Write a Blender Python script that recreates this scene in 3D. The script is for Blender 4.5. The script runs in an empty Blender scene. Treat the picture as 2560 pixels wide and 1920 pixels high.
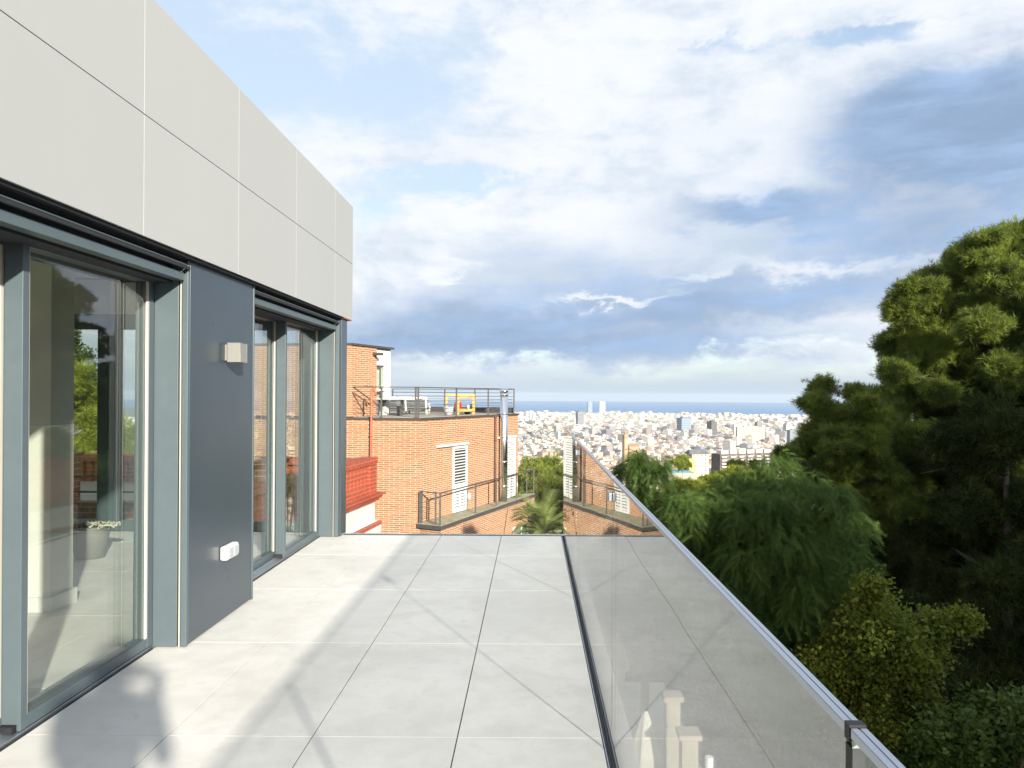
import bpy, bmesh, math, random
import numpy as np
from mathutils import Vector, Matrix
R = math.radians
random.seed(7)
rng = np.random.default_rng(11)
SC = bpy.context.scene
COL = SC.collection

# ------------------------------------------------------------------ camera
EYE = 1.42
cam_d = bpy.data.cameras.new('camera')
cam_d.sensor_fit = 'HORIZONTAL'; cam_d.sensor_width = 36.0
cam_d.lens = 36.0 * 1668 / 2212
cam_d.shift_x = -44 / 2212
cam_d.shift_y = 21.5 / 2212
cam_d.clip_start = 0.05; cam_d.clip_end = 60000
cam = bpy.data.objects.new('camera', cam_d); COL.objects.link(cam)
cam.matrix_world = Matrix.Translation((0, 0, EYE)) @ Matrix.Rotation(R(90), 4, 'X') @ Matrix.Rotation(R(.35), 4, 'Z')
SC.camera = cam

# ------------------------------------------------------------------ exposure and render settings
EXPO = 1.22
SC.view_settings.view_transform = 'Standard'; SC.view_settings.look = 'None'
SC.view_settings.exposure = EXPO; SC.view_settings.gamma = 1.0
SC.view_settings.use_curve_mapping = False
SC.render.engine = 'CYCLES'
cy = SC.cycles
cy.max_bounces = 10; cy.diffuse_bounces = 4; cy.glossy_bounces = 6; cy.transmission_bounces = 6
cy.transparent_max_bounces = 24
cy.caustics_reflective = False; cy.caustics_refractive = False
cy.sample_clamp_indirect = 4.0
cy.use_denoising = True
try:
    cy.denoiser = 'OPENIMAGEDENOISE'; cy.denoising_input_passes = 'RGB_ALBEDO_NORMAL'
except Exception: pass

# ------------------------------------------------------------------ sun
SUN_TRAVEL = Vector((-.095, .19, -.068)).normalized()
TO_SUN = -SUN_TRAVEL
sun_el = math.asin(TO_SUN.z)
sd = bpy.data.lights.new('sun', 'SUN'); sd.energy = 4.6; sd.angle = R(1.1); sd.color = (1.0, .93, .80)
sun = bpy.data.objects.new('sun', sd); COL.objects.link(sun)
sun.rotation_euler = SUN_TRAVEL.to_track_quat('-Z', 'Y').to_euler()
sun.location = (20, -40, 30)

# ------------------------------------------------------------------ node helper
class G:
    """tiny expression builder: G wraps a scalar or vector socket, operators add Math nodes"""
    t = None
    def __init__(s, sock): s.s = sock
    @staticmethod
    def math(op, *a, clamp=False):
        n = G.t.nodes.new('ShaderNodeMath'); n.operation = op; n.use_clamp = clamp
        for i, v in enumerate(a):
            if isinstance(v, G): G.t.links.new(v.s, n.inputs[i])
            else: n.inputs[i].default_value = v
        return G(n.outputs[0])
    def __add__(s, o): return G.math('ADD', s, o)
    __radd__ = __add__
    def __sub__(s, o): return G.math('SUBTRACT', s, o)
    def __rsub__(s, o): return G.math('SUBTRACT', o, s)
    def __mul__(s, o): return G.math('MULTIPLY', s, o)
    __rmul__ = __mul__
    def __truediv__(s, o): return G.math('DIVIDE', s, o)
    def __pow__(s, o): return G.math('POWER', s, o)
def tint(c, f): return tuple(v * f for v in c)
def ramp(x, a, b):
    n = G.t.nodes.new('ShaderNodeMapRange'); n.interpolation_type = 'SMOOTHSTEP'
    G.t.links.new(x.s, n.inputs[0]); n.inputs[1].default_value = a; n.inputs[2].default_value = b
    n.inputs[3].default_value = 0; n.inputs[4].default_value = 1
    return G(n.outputs[0])
def combine(x, y, z=0.0):
    n = G.t.nodes.new('ShaderNodeCombineXYZ')
    for i, v in enumerate((x, y, z)):
        if isinstance(v, G): G.t.links.new(v.s, n.inputs[i])
        else: n.inputs[i].default_value = v
    return G(n.outputs[0])
def noise(vec, scale, detail=6, rough=.55, dist=0.0, lac=2.0):
    n = G.t.nodes.new('ShaderNodeTexNoise')
    if vec is not None: G.t.links.new(vec.s, n.inputs['Vector'])
    n.inputs['Scale'].default_value = scale; n.inputs['Detail'].default_value = detail
    n.inputs['Roughness'].default_value = rough; n.inputs['Distortion'].default_value = dist
    n.inputs['Lacunarity'].default_value = lac
    return G(n.outputs[0])
def mixc(f, a, b):
    n = G.t.nodes.new('ShaderNodeMix'); n.data_type = 'RGBA'
    for idx, v in ((0, f), (6, a), (7, b)):
        if isinstance(v, G): G.t.links.new(v.s, n.inputs[idx])
        elif idx == 0: n.inputs[0].default_value = v
        else: n.inputs[idx].default_value = (v[0], v[1], v[2], 1)
    return G(n.outputs[2])

# ------------------------------------------------------------------ world: physical sky with clouds
world = bpy.data.worlds.new('World'); SC.world = world; world.use_nodes = True
wt = world.node_tree; wt.nodes.clear(); G.t = wt
BG = .1
def build_sky():
    tc = wt.nodes.new('ShaderNodeTexCoord')
    sp = wt.nodes.new('ShaderNodeSeparateXYZ'); wt.links.new(tc.outputs['Generated'], sp.inputs[0])
    x, y, z = (G(sp.outputs[i]) for i in range(3))
    sky = wt.nodes.new('ShaderNodeTexSky'); sky.sky_type = 'NISHITA'; sky.sun_disc = False
    sky.sun_elevation = sun_el
    sky.sun_rotation = math.atan2(TO_SUN.x, TO_SUN.y)
    sky.altitude = 250; sky.air_density = 1.0; sky.dust_density = .6; sky.ozone_density = 1.5
    az = G.math('ARCTAN2', x, y); el = G.math('ARCSINE', z)
    zz = G.math('MAXIMUM', z, 0.0)
    px = x / (zz + .10); py = y / (zz + .10)
    p = combine(px, py, 0.0)
    q = combine(az * 1.0, el * 1.9, 2.2)
    big = noise(q, 3.0, 7, .58, .35)
    fine = noise(combine(az * 1.0, el * 1.9, 7.7), 8.5, 9, .62, .25)
    puff = noise(combine(az * 1.0, el * 2.1, 4.4), 22.0, 6, .6, .2)
    wisp = noise(combine(az * 2.2, el * 15.0, 1.3), 2.4, 7, .58, .4)
    def P(X, Y):                      # a sky direction given by its bearing and height
        u = (X - 1150) / 1668; a = math.atan(u); return a, math.atan((851 - Y) / 1668 * math.cos(a))
    wob = (fine - .5) * .12; wob2 = (big - .5) * .22
    def blob(X, Y, rx, ry, soft=1.0):
        a, e = P(X, Y); rx /= 1668; ry /= 1668
        dx = (az - a + wob2) / rx; dy = (el - e + wob) / ry
        return G.math('EXPONENT', (dx * dx + dy * dy) * (-soft))
    # cover: how much cloud there is
    cover = .46 + blob(1600, 250, 640, 300) * .36 + blob(1250, 620, 900, 190) * .34 + blob(2080, 300, 400, 200) * .4 \
        - blob(1900, 85, 190, 34) * .62 - blob(1000, 392, 200, 30) * .50 - blob(850, 470, 120, 40) * .2 \
        - blob(1540, 105, 120, 22) * .34 - blob(640, 170, 420, 230) * .30 - blob(1700, 800, 900, 30) * .20 - blob(1560, 408, 90, 12) * .45 + blob(720, 330, 300, 70) * .25
    dens = cover + (big - .5) * .60 + (fine - .5) * .60 + (puff - .5) * .22
    alpha = ramp(dens, .26, .60)
    # shade: how grey the underside is
    dark = blob(2140, 270, 280, 135) * 1.65 + blob(1640, 450, 190, 44) * .95 + blob(1130, 600, 480, 120) * .42 + blob(1900, 605, 520, 80) * .72 \
        + blob(930, 725, 540, 66) * .66 + blob(1480, 695, 520, 50) * .36 + blob(1350, 752, 900, 26) * .62 + blob(1990, 500, 260, 50) * .42 + blob(1480, 380, 60, 40) * .35 \
        - blob(940, 435, 260, 40) * .85 - blob(960, 575, 62, 20, 1.5) * 1.1 - blob(800, 600, 60, 18) * .6 - blob(1750, 575, 240, 16) * .45 - blob(1290, 640, 90, 8) * 1.0 \
        - blob(1480, 603, 60, 9) * 1.0 - blob(1560, 745, 700, 40) * .25
    dk = ramp(dark + (fine - .5) * .95 + (wisp - .5) * .80 + (puff - .5) * .40 - (big - .5) * .45, .08, 1.05)
    k = 1.0 / (BG * 2 ** EXPO)
    white = (.96 * k, .99 * k, 1.04 * k)
    pale = (.69 * k, .79 * k, .91 * k)
    grey = (.345 * k, .48 * k, .695 * k)
    lightmix = ramp(fine * .55 + puff * .25 + wisp * .20 + (big - .5) * .6, .33, .60)
    lit = mixc(lightmix, pale, white)
    cl = mixc(dk, lit, mixc(ramp(fine * .5 + wisp * .5, .35, .65), tint(grey, .90), tint(grey, 1.24)))
    # thin high veil and the pale band over the sea
    veil = ramp(noise(q, 1.6, 5, .6, .6) + blob(640, 180, 620, 300) * .35, .36, .72)
    skyc = mixc(veil * .80, G(sky.outputs[0]), (.70 * k, .83 * k, .97 * k))
    base = mixc(alpha, skyc, cl)
    low = ramp(el + (wisp - .5) * .05, .075, .004)
    hz = mixc(low * .88, base, (.58 * k, .69 * k, .80 * k))
    glow = ramp(y * -1.0, -.25, .75) * .35 + 1.0
    vm = wt.nodes.new('ShaderNodeVectorMath'); vm.operation = 'SCALE'
    wt.links.new(hz.s, vm.inputs[0]); wt.links.new(glow.s, vm.inputs['Scale']); hz = G(vm.outputs[0])
    bg = wt.nodes.new('ShaderNodeBackground'); bg.inputs['Strength'].default_value = BG
    out = wt.nodes.new('ShaderNodeOutputWorld')
    wt.links.new(hz.s, bg.inputs['Color']); wt.links.new(bg.outputs[0], out.inputs[0])
build_sky()
world.cycles.sampling_method = 'MANUAL'; world.cycles.sample_map_resolution = 512

# ------------------------------------------------------------------ materials
def newmat(name):
    m = bpy.data.materials.new(name); m.use_nodes = True
    m.node_tree.nodes.clear(); G.t = m.node_tree
    return m
def out_shader(sh):
    o = G.t.nodes.new('ShaderNodeOutputMaterial'); G.t.links.new(sh, o.inputs[0])
def principled(color, rough=.5, metal=0.0, spec=.5, bump=None, bstr=.2, bdist=.01, coat=0.0):
    n = G.t.nodes.new('ShaderNodeBsdfPrincipled')
    if isinstance(color, G): G.t.links.new(color.s, n.inputs['Base Color'])
    else: n.inputs['Base Color'].default_value = (*color, 1)
    if isinstance(rough, G): G.t.links.new(rough.s, n.inputs['Roughness'])
    else: n.inputs['Roughness'].default_value = rough
    n.inputs['Metallic'].default_value = metal; n.inputs['Specular IOR Level'].default_value = spec
    n.inputs['Coat Weight'].default_value = coat
    if bump is not None:
        b = G.t.nodes.new('ShaderNodeBump'); b.inputs['Strength'].default_value = bstr; b.inputs['Distance'].default_value = bdist
        G.t.links.new(bump.s, b.inputs['Height']); G.t.links.new(b.outputs[0], n.inputs['Normal'])
    return n.outputs[0]
def pos():
    return G(G.t.nodes.new('ShaderNodeNewGeometry').outputs['Position'])
def objco():
    return G(G.t.nodes.new('ShaderNodeTexCoord').outputs['Object'])

def plain(name, c, rough=.5, metal=0.0, var=.12, scale=4.0, bumpy=0.0, spec=.5):
    m = newmat(name); co = objco()
    n1 = noise(co, scale, 5, .6); n2 = noise(co, scale * 9, 4, .6)
    f = ramp(n1 * .7 + n2 * .3, .3, .7)
    col = mixc(f, tint(c, 1 - var), tint(c, 1 + var))
    r = rough + (n2 - .5) * .12
    out_shader(principled(col, r, metal, spec, n2 if bumpy else None, bumpy, .005))
    return m
def glass(name, r0, tintc=(1, 1, 1), wavy=0.0):
    m = newmat(name); t = G.t
    g = t.nodes.new('ShaderNodeNewGeometry')
    d = t.nodes.new('ShaderNodeVectorMath'); d.operation = 'DOT_PRODUCT'
    t.links.new(g.outputs['Incoming'], d.inputs[0]); t.links.new(g.outputs['Normal'], d.inputs[1])
    c = G.math('ABSOLUTE', G(d.outputs['Value']))
    f = r0 + (1 - r0) * ((1.0 - c) ** 5.0)
    tr = t.nodes.new('ShaderNodeBsdfTransparent'); tr.inputs[0].default_value = (*tintc, 1)
    gl = t.nodes.new('ShaderNodeBsdfGlossy'); gl.inputs['Roughness'].default_value = 0.0
    if wavy:
        b = t.nodes.new('ShaderNodeBump'); b.inputs['Strength'].default_value = wavy; b.inputs['Distance'].default_value = .01
        t.links.new(noise(pos(), 1.3, 2, .5).s, b.inputs['Height']); t.links.new(b.outputs[0], gl.inputs['Normal'])
    mx = t.nodes.new('ShaderNodeMixShader'); t.links.new(f.s, mx.inputs[0])
    t.links.new(tr.outputs[0], mx.inputs[1]); t.links.new(gl.outputs[0], mx.inputs[2])
    out_shader(mx.outputs[0]); return m
def brick(name, c1, c2, mortar, w, h, mw, soil=(.5, .4, .3), soilk=.25):
    m = newmat(name); t = G.t
    uv = G(t.nodes.new('ShaderNodeUVMap').outputs[0])
    b = t.nodes.new('ShaderNodeTexBrick'); t.links.new(uv.s, b.inputs['Vector'])
    b.inputs['Scale'].default_value = 1.0; b.inputs['Brick Width'].default_value = w; b.inputs['Row Height'].default_value = h
    b.inputs['Mortar Size'].default_value = mw; b.inputs['Mortar Smooth'].default_value = .2; b.inputs['Bias'].default_value = -.1
    b.offset = .45; b.offset_frequency = 2; b.squash = 1.0
    b.inputs['Color1'].default_value = (*c1, 1); b.inputs['Color2'].default_value = (*c2, 1); b.inputs['Mortar'].default_value = (*mortar, 1)
    n = noise(uv, 1.1, 5, .65); n2 = noise(uv, 9, 3, .6)
    col = mixc(ramp(n, .42, .7) * soilk, G(b.outputs[0]), soil)
    col = mixc(ramp(n2, .35, .7) * .25, col, tint(c1, .62))
    out_shader(principled(col, .85, 0, .25, G(b.outputs['Fac']) * -1.0, .6, .008)); return m
def foliage(name, c, c2, trans=.35, scale=1.6, gloss=.25):
    m = newmat(name); t = G.t
    at = t.nodes.new('ShaderNodeAttribute'); at.attribute_name = 'tone'
    n = noise(objco(), scale, 3, .6)
    col = mixc(ramp(n * .5 + G(at.outputs['Fac']) * .5, .25, .75), c, c2)
    p = principled(col, .55, 0, gloss)
    tl = t.nodes.new('ShaderNodeBsdfTranslucent')
    t.links.new(mixc(.5, col, tint(c2, 1.3)).s, tl.inputs[0])
    mx = t.nodes.new('ShaderNodeMixShader'); mx.inputs[0].default_value = trans
    t.links.new(p, mx.inputs[1]); t.links.new(tl.outputs[0], mx.inputs[2])
    out_shader(mx.outputs[0]); return m

M = {}
M['frame'] = plain('anthracite_frame', (.076, .102, .115), .40, .0, .06, 2.0)
M['panelm'] = plain('anthracite_panel', (.040, .055, .070), .30, .0, .10, .9)
M['black'] = plain('black_rubber', (.008, .009, .011), .6, 0, .1)
M['cavity'] = plain('cavity_shade', (.012, .014, .018), .8, 0, .1)  # near-black colour stands in for the shade inside recesses
M['joint_glint'] = plain('painted_joint_glint', (.70, .685, .655), .8, 0, .06, 5)  # pale strip colour imitating sunlit tile edges in the cross joints
M['alu'] = plain('brushed_aluminium', (.50, .54, .60), .42, 1.0, .03, 1.5)
M['chrome'] = plain('polished_steel', (.80, .80, .80), .20, 1.0, .03, 2)
M['white'] = plain('white_paint', (.58, .575, .56), .5, 0, .03, 2)
M['interior'] = plain('interior_white', (.62, .60, .56), .8, 0, .03, 1)
M['beige'] = plain('gasket_strip', (.55, .52, .45), .5, 0, .06, 3)
M['lamp'] = plain('grey_powder_coat', (.21, .205, .19), .5, 0, .04, 3)
M['sockw'] = plain('white_plastic', (.78, .78, .77), .4, 0, .02, 3)
M['sockg'] = plain('grey_plastic', (.36, .38, .40), .45, 0, .04, 3)
M['red'] = plain('red_soffit', (.42, .10, .05), .7, 0, .12, 6)
M['dkmetal'] = plain('dark_steel', (.070, .066, .062), .5, .2, .15, 6)
M['rust'] = plain('rusty_steel', (.12, .055, .035), .7, .2, .25, 8)
M['copper'] = plain('painted_copper_pipe', (.40, .115, .06), .5, 0, .12, 5)
M['yellow'] = plain('yellow_timber', (.50, .29, .075), .6, 0, .12, 6)
M['greytim'] = plain('grey_slats', (.10, .105, .11), .6, 0, .1, 6)
M['potgrey'] = plain('grey_stoneware', (.40, .41, .42), .7, 0, .2, 7)
M['redpaint'] = plain('red_enamel', (.50, .02, .02), .35, 0, .05, 4)
M['deck'] = plain('weathered_timber', (.27, .25, .17), .8, 0, .3, 5)
M['roofdk'] = plain('dark_flashing', (.055, .05, .048), .6, .1, .1, 4)
M['rooftile'] = plain('roof_paving', (.30, .27, .22), .8, 0, .15, 3)
M['pinkroof'] = plain('pink_roof', (.50, .26, .17), .8, 0, .15, 2)
M['cream'] = plain('cream_render', (.33, .30, .235), .85, 0, .08, 1.5)
M['glass_edge'] = plain('green_glass_edge', (.42, .52, .45), .3, 0, .1, 3)
M['patio'] = plain('pale_patio_paving', (.46, .45, .41), .85, 0, .12, 2)
M['creamcap'] = plain('brown_cap', (.34, .28, .24), .8, 0, .1, 3)
M['canvas'] = plain('cream_canvas', (.62, .60, .52), .85, 0, .06, 5)
M['bucket'] = plain('grey_bucket', (.20, .20, .19), .5, 0, .08, 5)
M['mop'] = plain('mop_cotton', (.52, .49, .42), .95, 0, .15, 20)
M['skin'] = plain('skin', (.45, .26, .18), .55, 0, .06, 10)
M['cloth'] = plain('navy_cloth', (.04, .05, .08), .9, 0, .15, 15)
M['hair'] = plain('dark_hair', (.02, .014, .01), .6, 0, .2, 20)
M['bark'] = plain('pine_bark', (.12, .085, .065), .95, 0, .45, 5, .8)
M['glass_rail'] = glass('railing_glass', .21, (.98, .992, .985), .10)
M['glass_house'] = glass('window_glass', .105, (.94, .97, .95), .05)
M['glass_clear'] = glass('clear_glass', .02, (.985, .995, .99), 0)
M['brick'] = brick('orange_brick', (.345, .155, .070), (.235, .092, .042), (.58, .46, .34), .36, .068, .0095, (.40, .24, .145), .45)
M['brickred'] = brick('red_painted_brick', (.36, .068, .034), (.29, .055, .030), (.48, .19, .12), .27, .065, .006, (.48, .12, .07), .3)
M['brickdk'] = brick('old_red_brick', (.30, .10, .055), (.24, .08, .05), (.45, .34, .27), .26, .075, .009, (.36, .16, .1), .3)

def mat_tile():
    m = newmat('porcelain_tile'); co = pos(); t = G.t
    at = t.nodes.new('ShaderNodeAttribute'); at.attribute_name = 'tone'
    n1 = noise(co, 1.1, 6, .62, .6); n2 = noise(co, 6, 6, .65, .3); n3 = noise(co, 160, 2, .5)
    n4 = noise(combine(G(at.outputs['Fac']) * 9.0, 0, 0), 1.0)
    f = ramp(n1 * .55 + n2 * .45, .34, .66)
    col = mixc(f, (.585, .57, .535), (.735, .718, .68))
    col = mixc(ramp(n2, .56, .74) * .5, col, (.48, .465, .435))
    col = mixc(G(at.outputs['Fac']) * .16, col, (.76, .75, .72))
    col = mixc(ramp(n3, .55, .8) * .05, col, (.3, .29, .27))
    n5 = noise(co, 2.6, 8, .75, 1.2); col = mixc(ramp(n5, .58, .72) * .30, col, (.47, .455, .42)); col = mixc(ramp(noise(co, 34, 3, .6), .69, .74) * .35, col, (.42, .40, .37))
    out_shader(principled(col, .52 + (n2 - .5) * .25, 0, .4, n3, .04, .001)); return m
M['tile'] = mat_tile()
def mat_clad():
    m = newmat('facade_panel'); co = pos()
    at = G.t.nodes.new('ShaderNodeAttribute'); at.attribute_name = 'tone'
    n1 = noise(combine(G(at.outputs['Fac']) * 3.0, 0, 0) , 1, 2) * .0 + noise(co, .6, 4, .6) * .6 + G(at.outputs['Fac']) * .4; n3 = noise(co, 240, 2, .5); nw = noise(co, 1.4, 3, .5)
    out_shader(principled(mixc(n1, (.340, .348, .345), (.385, .392, .388)), .5, 0, .4, nw + n3 * .02, .12, .02)); return m
M['clad'] = mat_clad()
def mat_plank():
    m = newmat('deck_boards'); t = G.t
    uv = G(t.nodes.new('ShaderNodeUVMap').outputs[0])
    w = t.nodes.new('ShaderNodeTexWave'); w.wave_type = 'BANDS'; w.bands_direction = 'Y'; w.inputs['Scale'].default_value = 3.2
    t.links.new(uv.s, w.inputs['Vector'])
    n = noise(uv, 3, 5, .6)
    col = mixc(ramp(n, .3, .7), (.20, .19, .12), (.34, .32, .22))
    col = mixc(ramp(G(w.outputs[1]), .14, .02) * .8, col, (.05, .045, .03))
    out_shader(principled(col, .85)); return m
M['planks'] = mat_plank()

# ------------------------------------------------------------------ mesh helpers
class MB:
    def __init__(s): s.v = []; s.f = []; s.m = []; s.uv = []; s.sm = []
    def face(s, pts, mi=0, uv=None, smooth=False):
        i = len(s.v); s.v += [tuple(p) for p in pts]; s.f.append(tuple(range(i, i + len(pts))))
        s.m.append(mi); s.uv += (uv or [(p[0], p[2]) for p in pts]); s.sm.append(smooth)
    def box(s, x0, x1, y0, y1, z0, z1, mi=0):
        if x0 > x1: x0, x1 = x1, x0
        if y0 > y1: y0, y1 = y1, y0
        if z0 > z1: z0, z1 = z1, z0
        s.prism([(x0, y0), (x1, y0), (x1, y1), (x0, y1)], z0, z1, mi); return s
    def prism(s, poly, z0, z1, mi=0, top=None, bottom=True):
        """vertical prism over a counter-clockwise outline, walls carry metric UVs"""
        n = len(poly); d = 0.0
        for i in range(n):
            a, b = poly[i], poly[(i + 1) % n]; L = math.hypot(b[0] - a[0], b[1] - a[1])
            s.face([(a[0], a[1], z0), (b[0], b[1], z0), (b[0], b[1], z1), (a[0], a[1], z1)], mi, [(d, z0), (d + L, z0), (d + L, z1), (d, z1)])
            d += L
        s.face([(p[0], p[1], z1) for p in poly], mi if top is None else top, [(p[0], p[1]) for p in poly])
        if bottom: s.face([(p[0], p[1], z0) for p in reversed(poly)], mi, [(p[0], p[1]) for p in reversed(poly)])
        return s
    def obox(s, o, ax, ay, az, mi=0):
        """box from corner o spanned by three vectors (right handed)"""
        o, ax, ay, az = Vector(o), Vector(ax), Vector(ay), Vector(az)
        q = lambda i, j, k: o + ax * i + ay * j + az * k
        lx, ly, lz = ax.length, ay.length, az.length
        F = [((0,0,0),(1,0,0),(1,0,1),(0,0,1),lx,lz), ((1,0,0),(1,1,0),(1,1,1),(1,0,1),ly,lz), ((1,1,0),(0,1,0),(0,1,1),(1,1,1),lx,lz),
             ((0,1,0),(0,0,0),(0,0,1),(0,1,1),ly,lz), ((0,0,1),(1,0,1),(1,1,1),(0,1,1),lx,ly), ((0,1,0),(1,1,0),(1,0,0),(0,0,0),lx,ly)]
        for a, b, c, d, U, V in F:
            s.face([q(*a), q(*b), q(*c), q(*d)], mi, [(0, 0), (U, 0), (U, V), (0, V)])
        return s
    def bar(s, a, b, w, h=None, mi=0, up=(0, 0, 1)):
        a, b = Vector(a), Vector(b); h = h or w; d = (b - a); L = d.length; d.normalize(); up = Vector(up)
        if abs(d.dot(up)) > .98: up = Vector((0, 1, 0))
        x = d.cross(up).normalized(); z = x.cross(d)
        return s.obox(a - x * w / 2 - z * h / 2, x * w, d * L, z * h, mi)
    def tube(s, pts, r, n=8, mi=0, caps=True):
        pts = [Vector(p) for p in pts]; rs = r if isinstance(r, (list, tuple)) else [r] * len(pts); rings = []
        prev = None
        for i, p in enumerate(pts):
            d = ((pts[min(i + 1, len(pts) - 1)] - pts[max(i - 1, 0)])).normalized()
            if prev is None:
                x = d.orthogonal().normalized()
            else:
                x = (prev - d * prev.dot(d)).normalized()
            prev = x; y = d.cross(x)
            rings.append([p + (x * math.cos(2 * math.pi * k / n) + y * math.sin(2 * math.pi * k / n)) * rs[i] for k in range(n)])
        base = len(s.v)
        for rg in rings: s.v += [tuple(q) for q in rg]
        for i in range(len(rings) - 1):
            for k in range(n):
                a = base + i * n + k; b = base + i * n + (k + 1) % n
                s.f.append((a, b, b + n, a + n)); s.m.append(mi); s.uv += [(0, 0)] * 4; s.sm.append(True)
        if caps:
            s.f.append(tuple(base + k for k in reversed(range(n)))); s.m.append(mi); s.uv += [(0, 0)] * n; s.sm.append(False)
            s.f.append(tuple(base + (len(rings) - 1) * n + k for k in range(n))); s.m.append(mi); s.uv += [(0, 0)] * n; s.sm.append(False)
        return s
    def lathe(s, c, prof, n=20, mi=0):
        return s.tube([(c[0], c[1], c[2] + z) for z, r in prof], [max(r, .0005) for z, r in prof], n, mi)
    def build(s, name, mats, parent=None, bevel=0.0, seg=2):
        me = bpy.data.meshes.new(name); me.from_pydata(s.v, [], s.f)
        for m in (mats if isinstance(mats, (list, tuple)) else [mats]): me.materials.append(M[m] if isinstance(m, str) else m)
        me.polygons.foreach_set('material_index', s.m); me.polygons.foreach_set('use_smooth', s.sm)
        ul = me.uv_layers.new(name='UVMap'); ul.data.foreach_set('uv', np.array(s.uv, dtype=np.float32).ravel())
        me.update()
        o = bpy.data.objects.new(name, me); COL.objects.link(o)
        if bevel:
            bm = bmesh.new(); bm.from_mesh(me); bmesh.ops.remove_doubles(bm, verts=bm.verts, dist=1e-5); bm.to_mesh(me); bm.free()
            b = o.modifiers.new('bevel', 'BEVEL'); b.width = bevel; b.segments = seg; b.limit_method = 'ANGLE'; b.angle_limit = R(35)
        if parent is not None:
            o.parent = parent; o.matrix_parent_inverse = Matrix.Translation(parent.location).inverted()
        return o
def tag(o, label=None, cat=None, group=None, kind=None):
    if label: o['label'] = label
    if cat: o['category'] = cat
    if group: o['group'] = group
    if kind: o['kind'] = kind
    return o
def thing(name, label, cat, loc=(0, 0, 0), group=None):
    o = bpy.data.objects.new(name, None); o.empty_display_size = .2; COL.objects.link(o); o.location = loc
    return tag(o, label, cat, group)
def np_mesh(name, verts, tris, mats, tone=None, mi=None, parent=None, link=True):
    me = bpy.data.meshes.new(name); nv, nf = len(verts), len(tris); k = tris.shape[1]
    me.vertices.add(nv); me.vertices.foreach_set('co', verts.astype(np.float32).ravel())
    me.loops.add(nf * k); me.loops.foreach_set('vertex_index', tris.astype(np.int32).ravel())
    me.polygons.add(nf); me.polygons.foreach_set('loop_start', np.arange(0, nf * k, k, dtype=np.int32))
    for m in (mats if isinstance(mats, (list, tuple)) else [mats]): me.materials.append(M[m] if isinstance(m, str) else m)
    if mi is not None: me.polygons.foreach_set('material_index', mi.astype(np.int32))
    if tone is not None:
        if tone.ndim == 1:
            a = me.attributes.new('tone', 'FLOAT', 'FACE'); a.data.foreach_set('value', tone.astype(np.float32))
        else:
            a = me.attributes.new('paint', 'FLOAT_COLOR', 'FACE'); a.data.foreach_set('color', tone.astype(np.float32).ravel())
    me.update(calc_edges=True)
    o = bpy.data.objects.new(name, me); COL.objects.link(o)
    if parent is not None:
        o.parent = parent; o.matrix_parent_inverse = Matrix.Translation(parent.location).inverted()
    return o
def copy_thing(root, loc, rotz=0.0, scale=1.0, label=None, group=None):
    r = root.copy(); COL.objects.link(r); r.location = loc; r.rotation_euler = (0, 0, rotz); r.scale = (scale,) * 3 if not isinstance(scale, tuple) else scale
    if label: r['label'] = label
    if group: r['group'] = group
    for ch in list(root.children):
        c = ch.copy(); COL.objects.link(c); c.parent = r
        for g in list(ch.children):
            d = g.copy(); COL.objects.link(d); d.parent = c
    return r

# ================================================================== SETTING: terrace floor
TX0, TX1, TY1 = -2.085, .297, 7.72
fl = MB(); tones = []
xs = [.297 - .5985 * k for k in range(5)]; ys = [7.72] + [6.776 - 1.196 * k for k in range(9)]
for i in range(4):
    xa, xb = xs[i + 1], xs[i]
    if i == 3: xa = -2.085
    for j in range(len(ys) - 1):
        n0 = len(fl.f)
        fl.box(xa + .0028, xb - .0028, ys[j + 1] + .0022, ys[j] - .0022, -.02, 0)
        if j < len(ys) - 2: fl.box(xa + .0028, xb - .0028, ys[j + 1] - .0016, ys[j + 1] + .0016, -.02, -.0008, 1)
        tones += [random.random()] * (len(fl.f) - n0)
floor = tag(fl.build('terrace_floor', ['tile', 'joint_glint']), kind='structure')
at = floor.data.attributes.new('tone', 'FLOAT', 'FACE'); at.data.foreach_set('value', tones)
b = floor.modifiers.new('bevel', 'BEVEL'); b.width = .0012; b.segments = 1
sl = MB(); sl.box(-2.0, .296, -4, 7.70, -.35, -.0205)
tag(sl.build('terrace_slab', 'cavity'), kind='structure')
ed = MB(); ed.box(.3465, .425, -4, 7.80, -.40, -.004); ed.box(-2.0, .345, 7.765, 7.80, -.40, -.03)
tag(ed.build('slab_edge', 'white', bevel=.006), kind='structure')

# ================================================================== the house we stand on
H = thing('modern_house', 'modern house with grey cladding panels above wide dark glazed sliding doors beside the terrace', 'house', (-2.0, 5, 0))
cl = MB(); FX = -1.86
yj = [7.96, 7.25, 6.06, 4.87, 3.685, 2.49, 1.3, .11, -1.08, -2.27, -3.5]
for a, b_ in zip(yj[1:], yj[:-1]):
    for z0, z1 in ((2.165, 2.7425), (2.7475, 3.335)):
        cl.box(FX - .012, FX, a + .0025, b_ - .0025, z0, z1)
cl.box(-6.5, FX - .02, 7.948, 7.96, 2.165, 3.335)
cl = cl.build('cladding', 'clad', H)
at = cl.data.attributes.new('tone', 'FLOAT', 'FACE'); at.data.foreach_set('value', np.repeat([random.random() for _ in range(len(cl.data.polygons) // 6)], 6)[:len(cl.data.polygons)])
bk = MB(); bk.box(-2.02, FX - .0135, -3.5, 7.945, 2.172, 3.33)
bk.build('wall_core', 'white', H)
ro = MB(); ro.box(-8.6, -2.02, -3.5, 7.9, 2.72, 3.25)
ro.build('roof', 'white', H)
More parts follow.
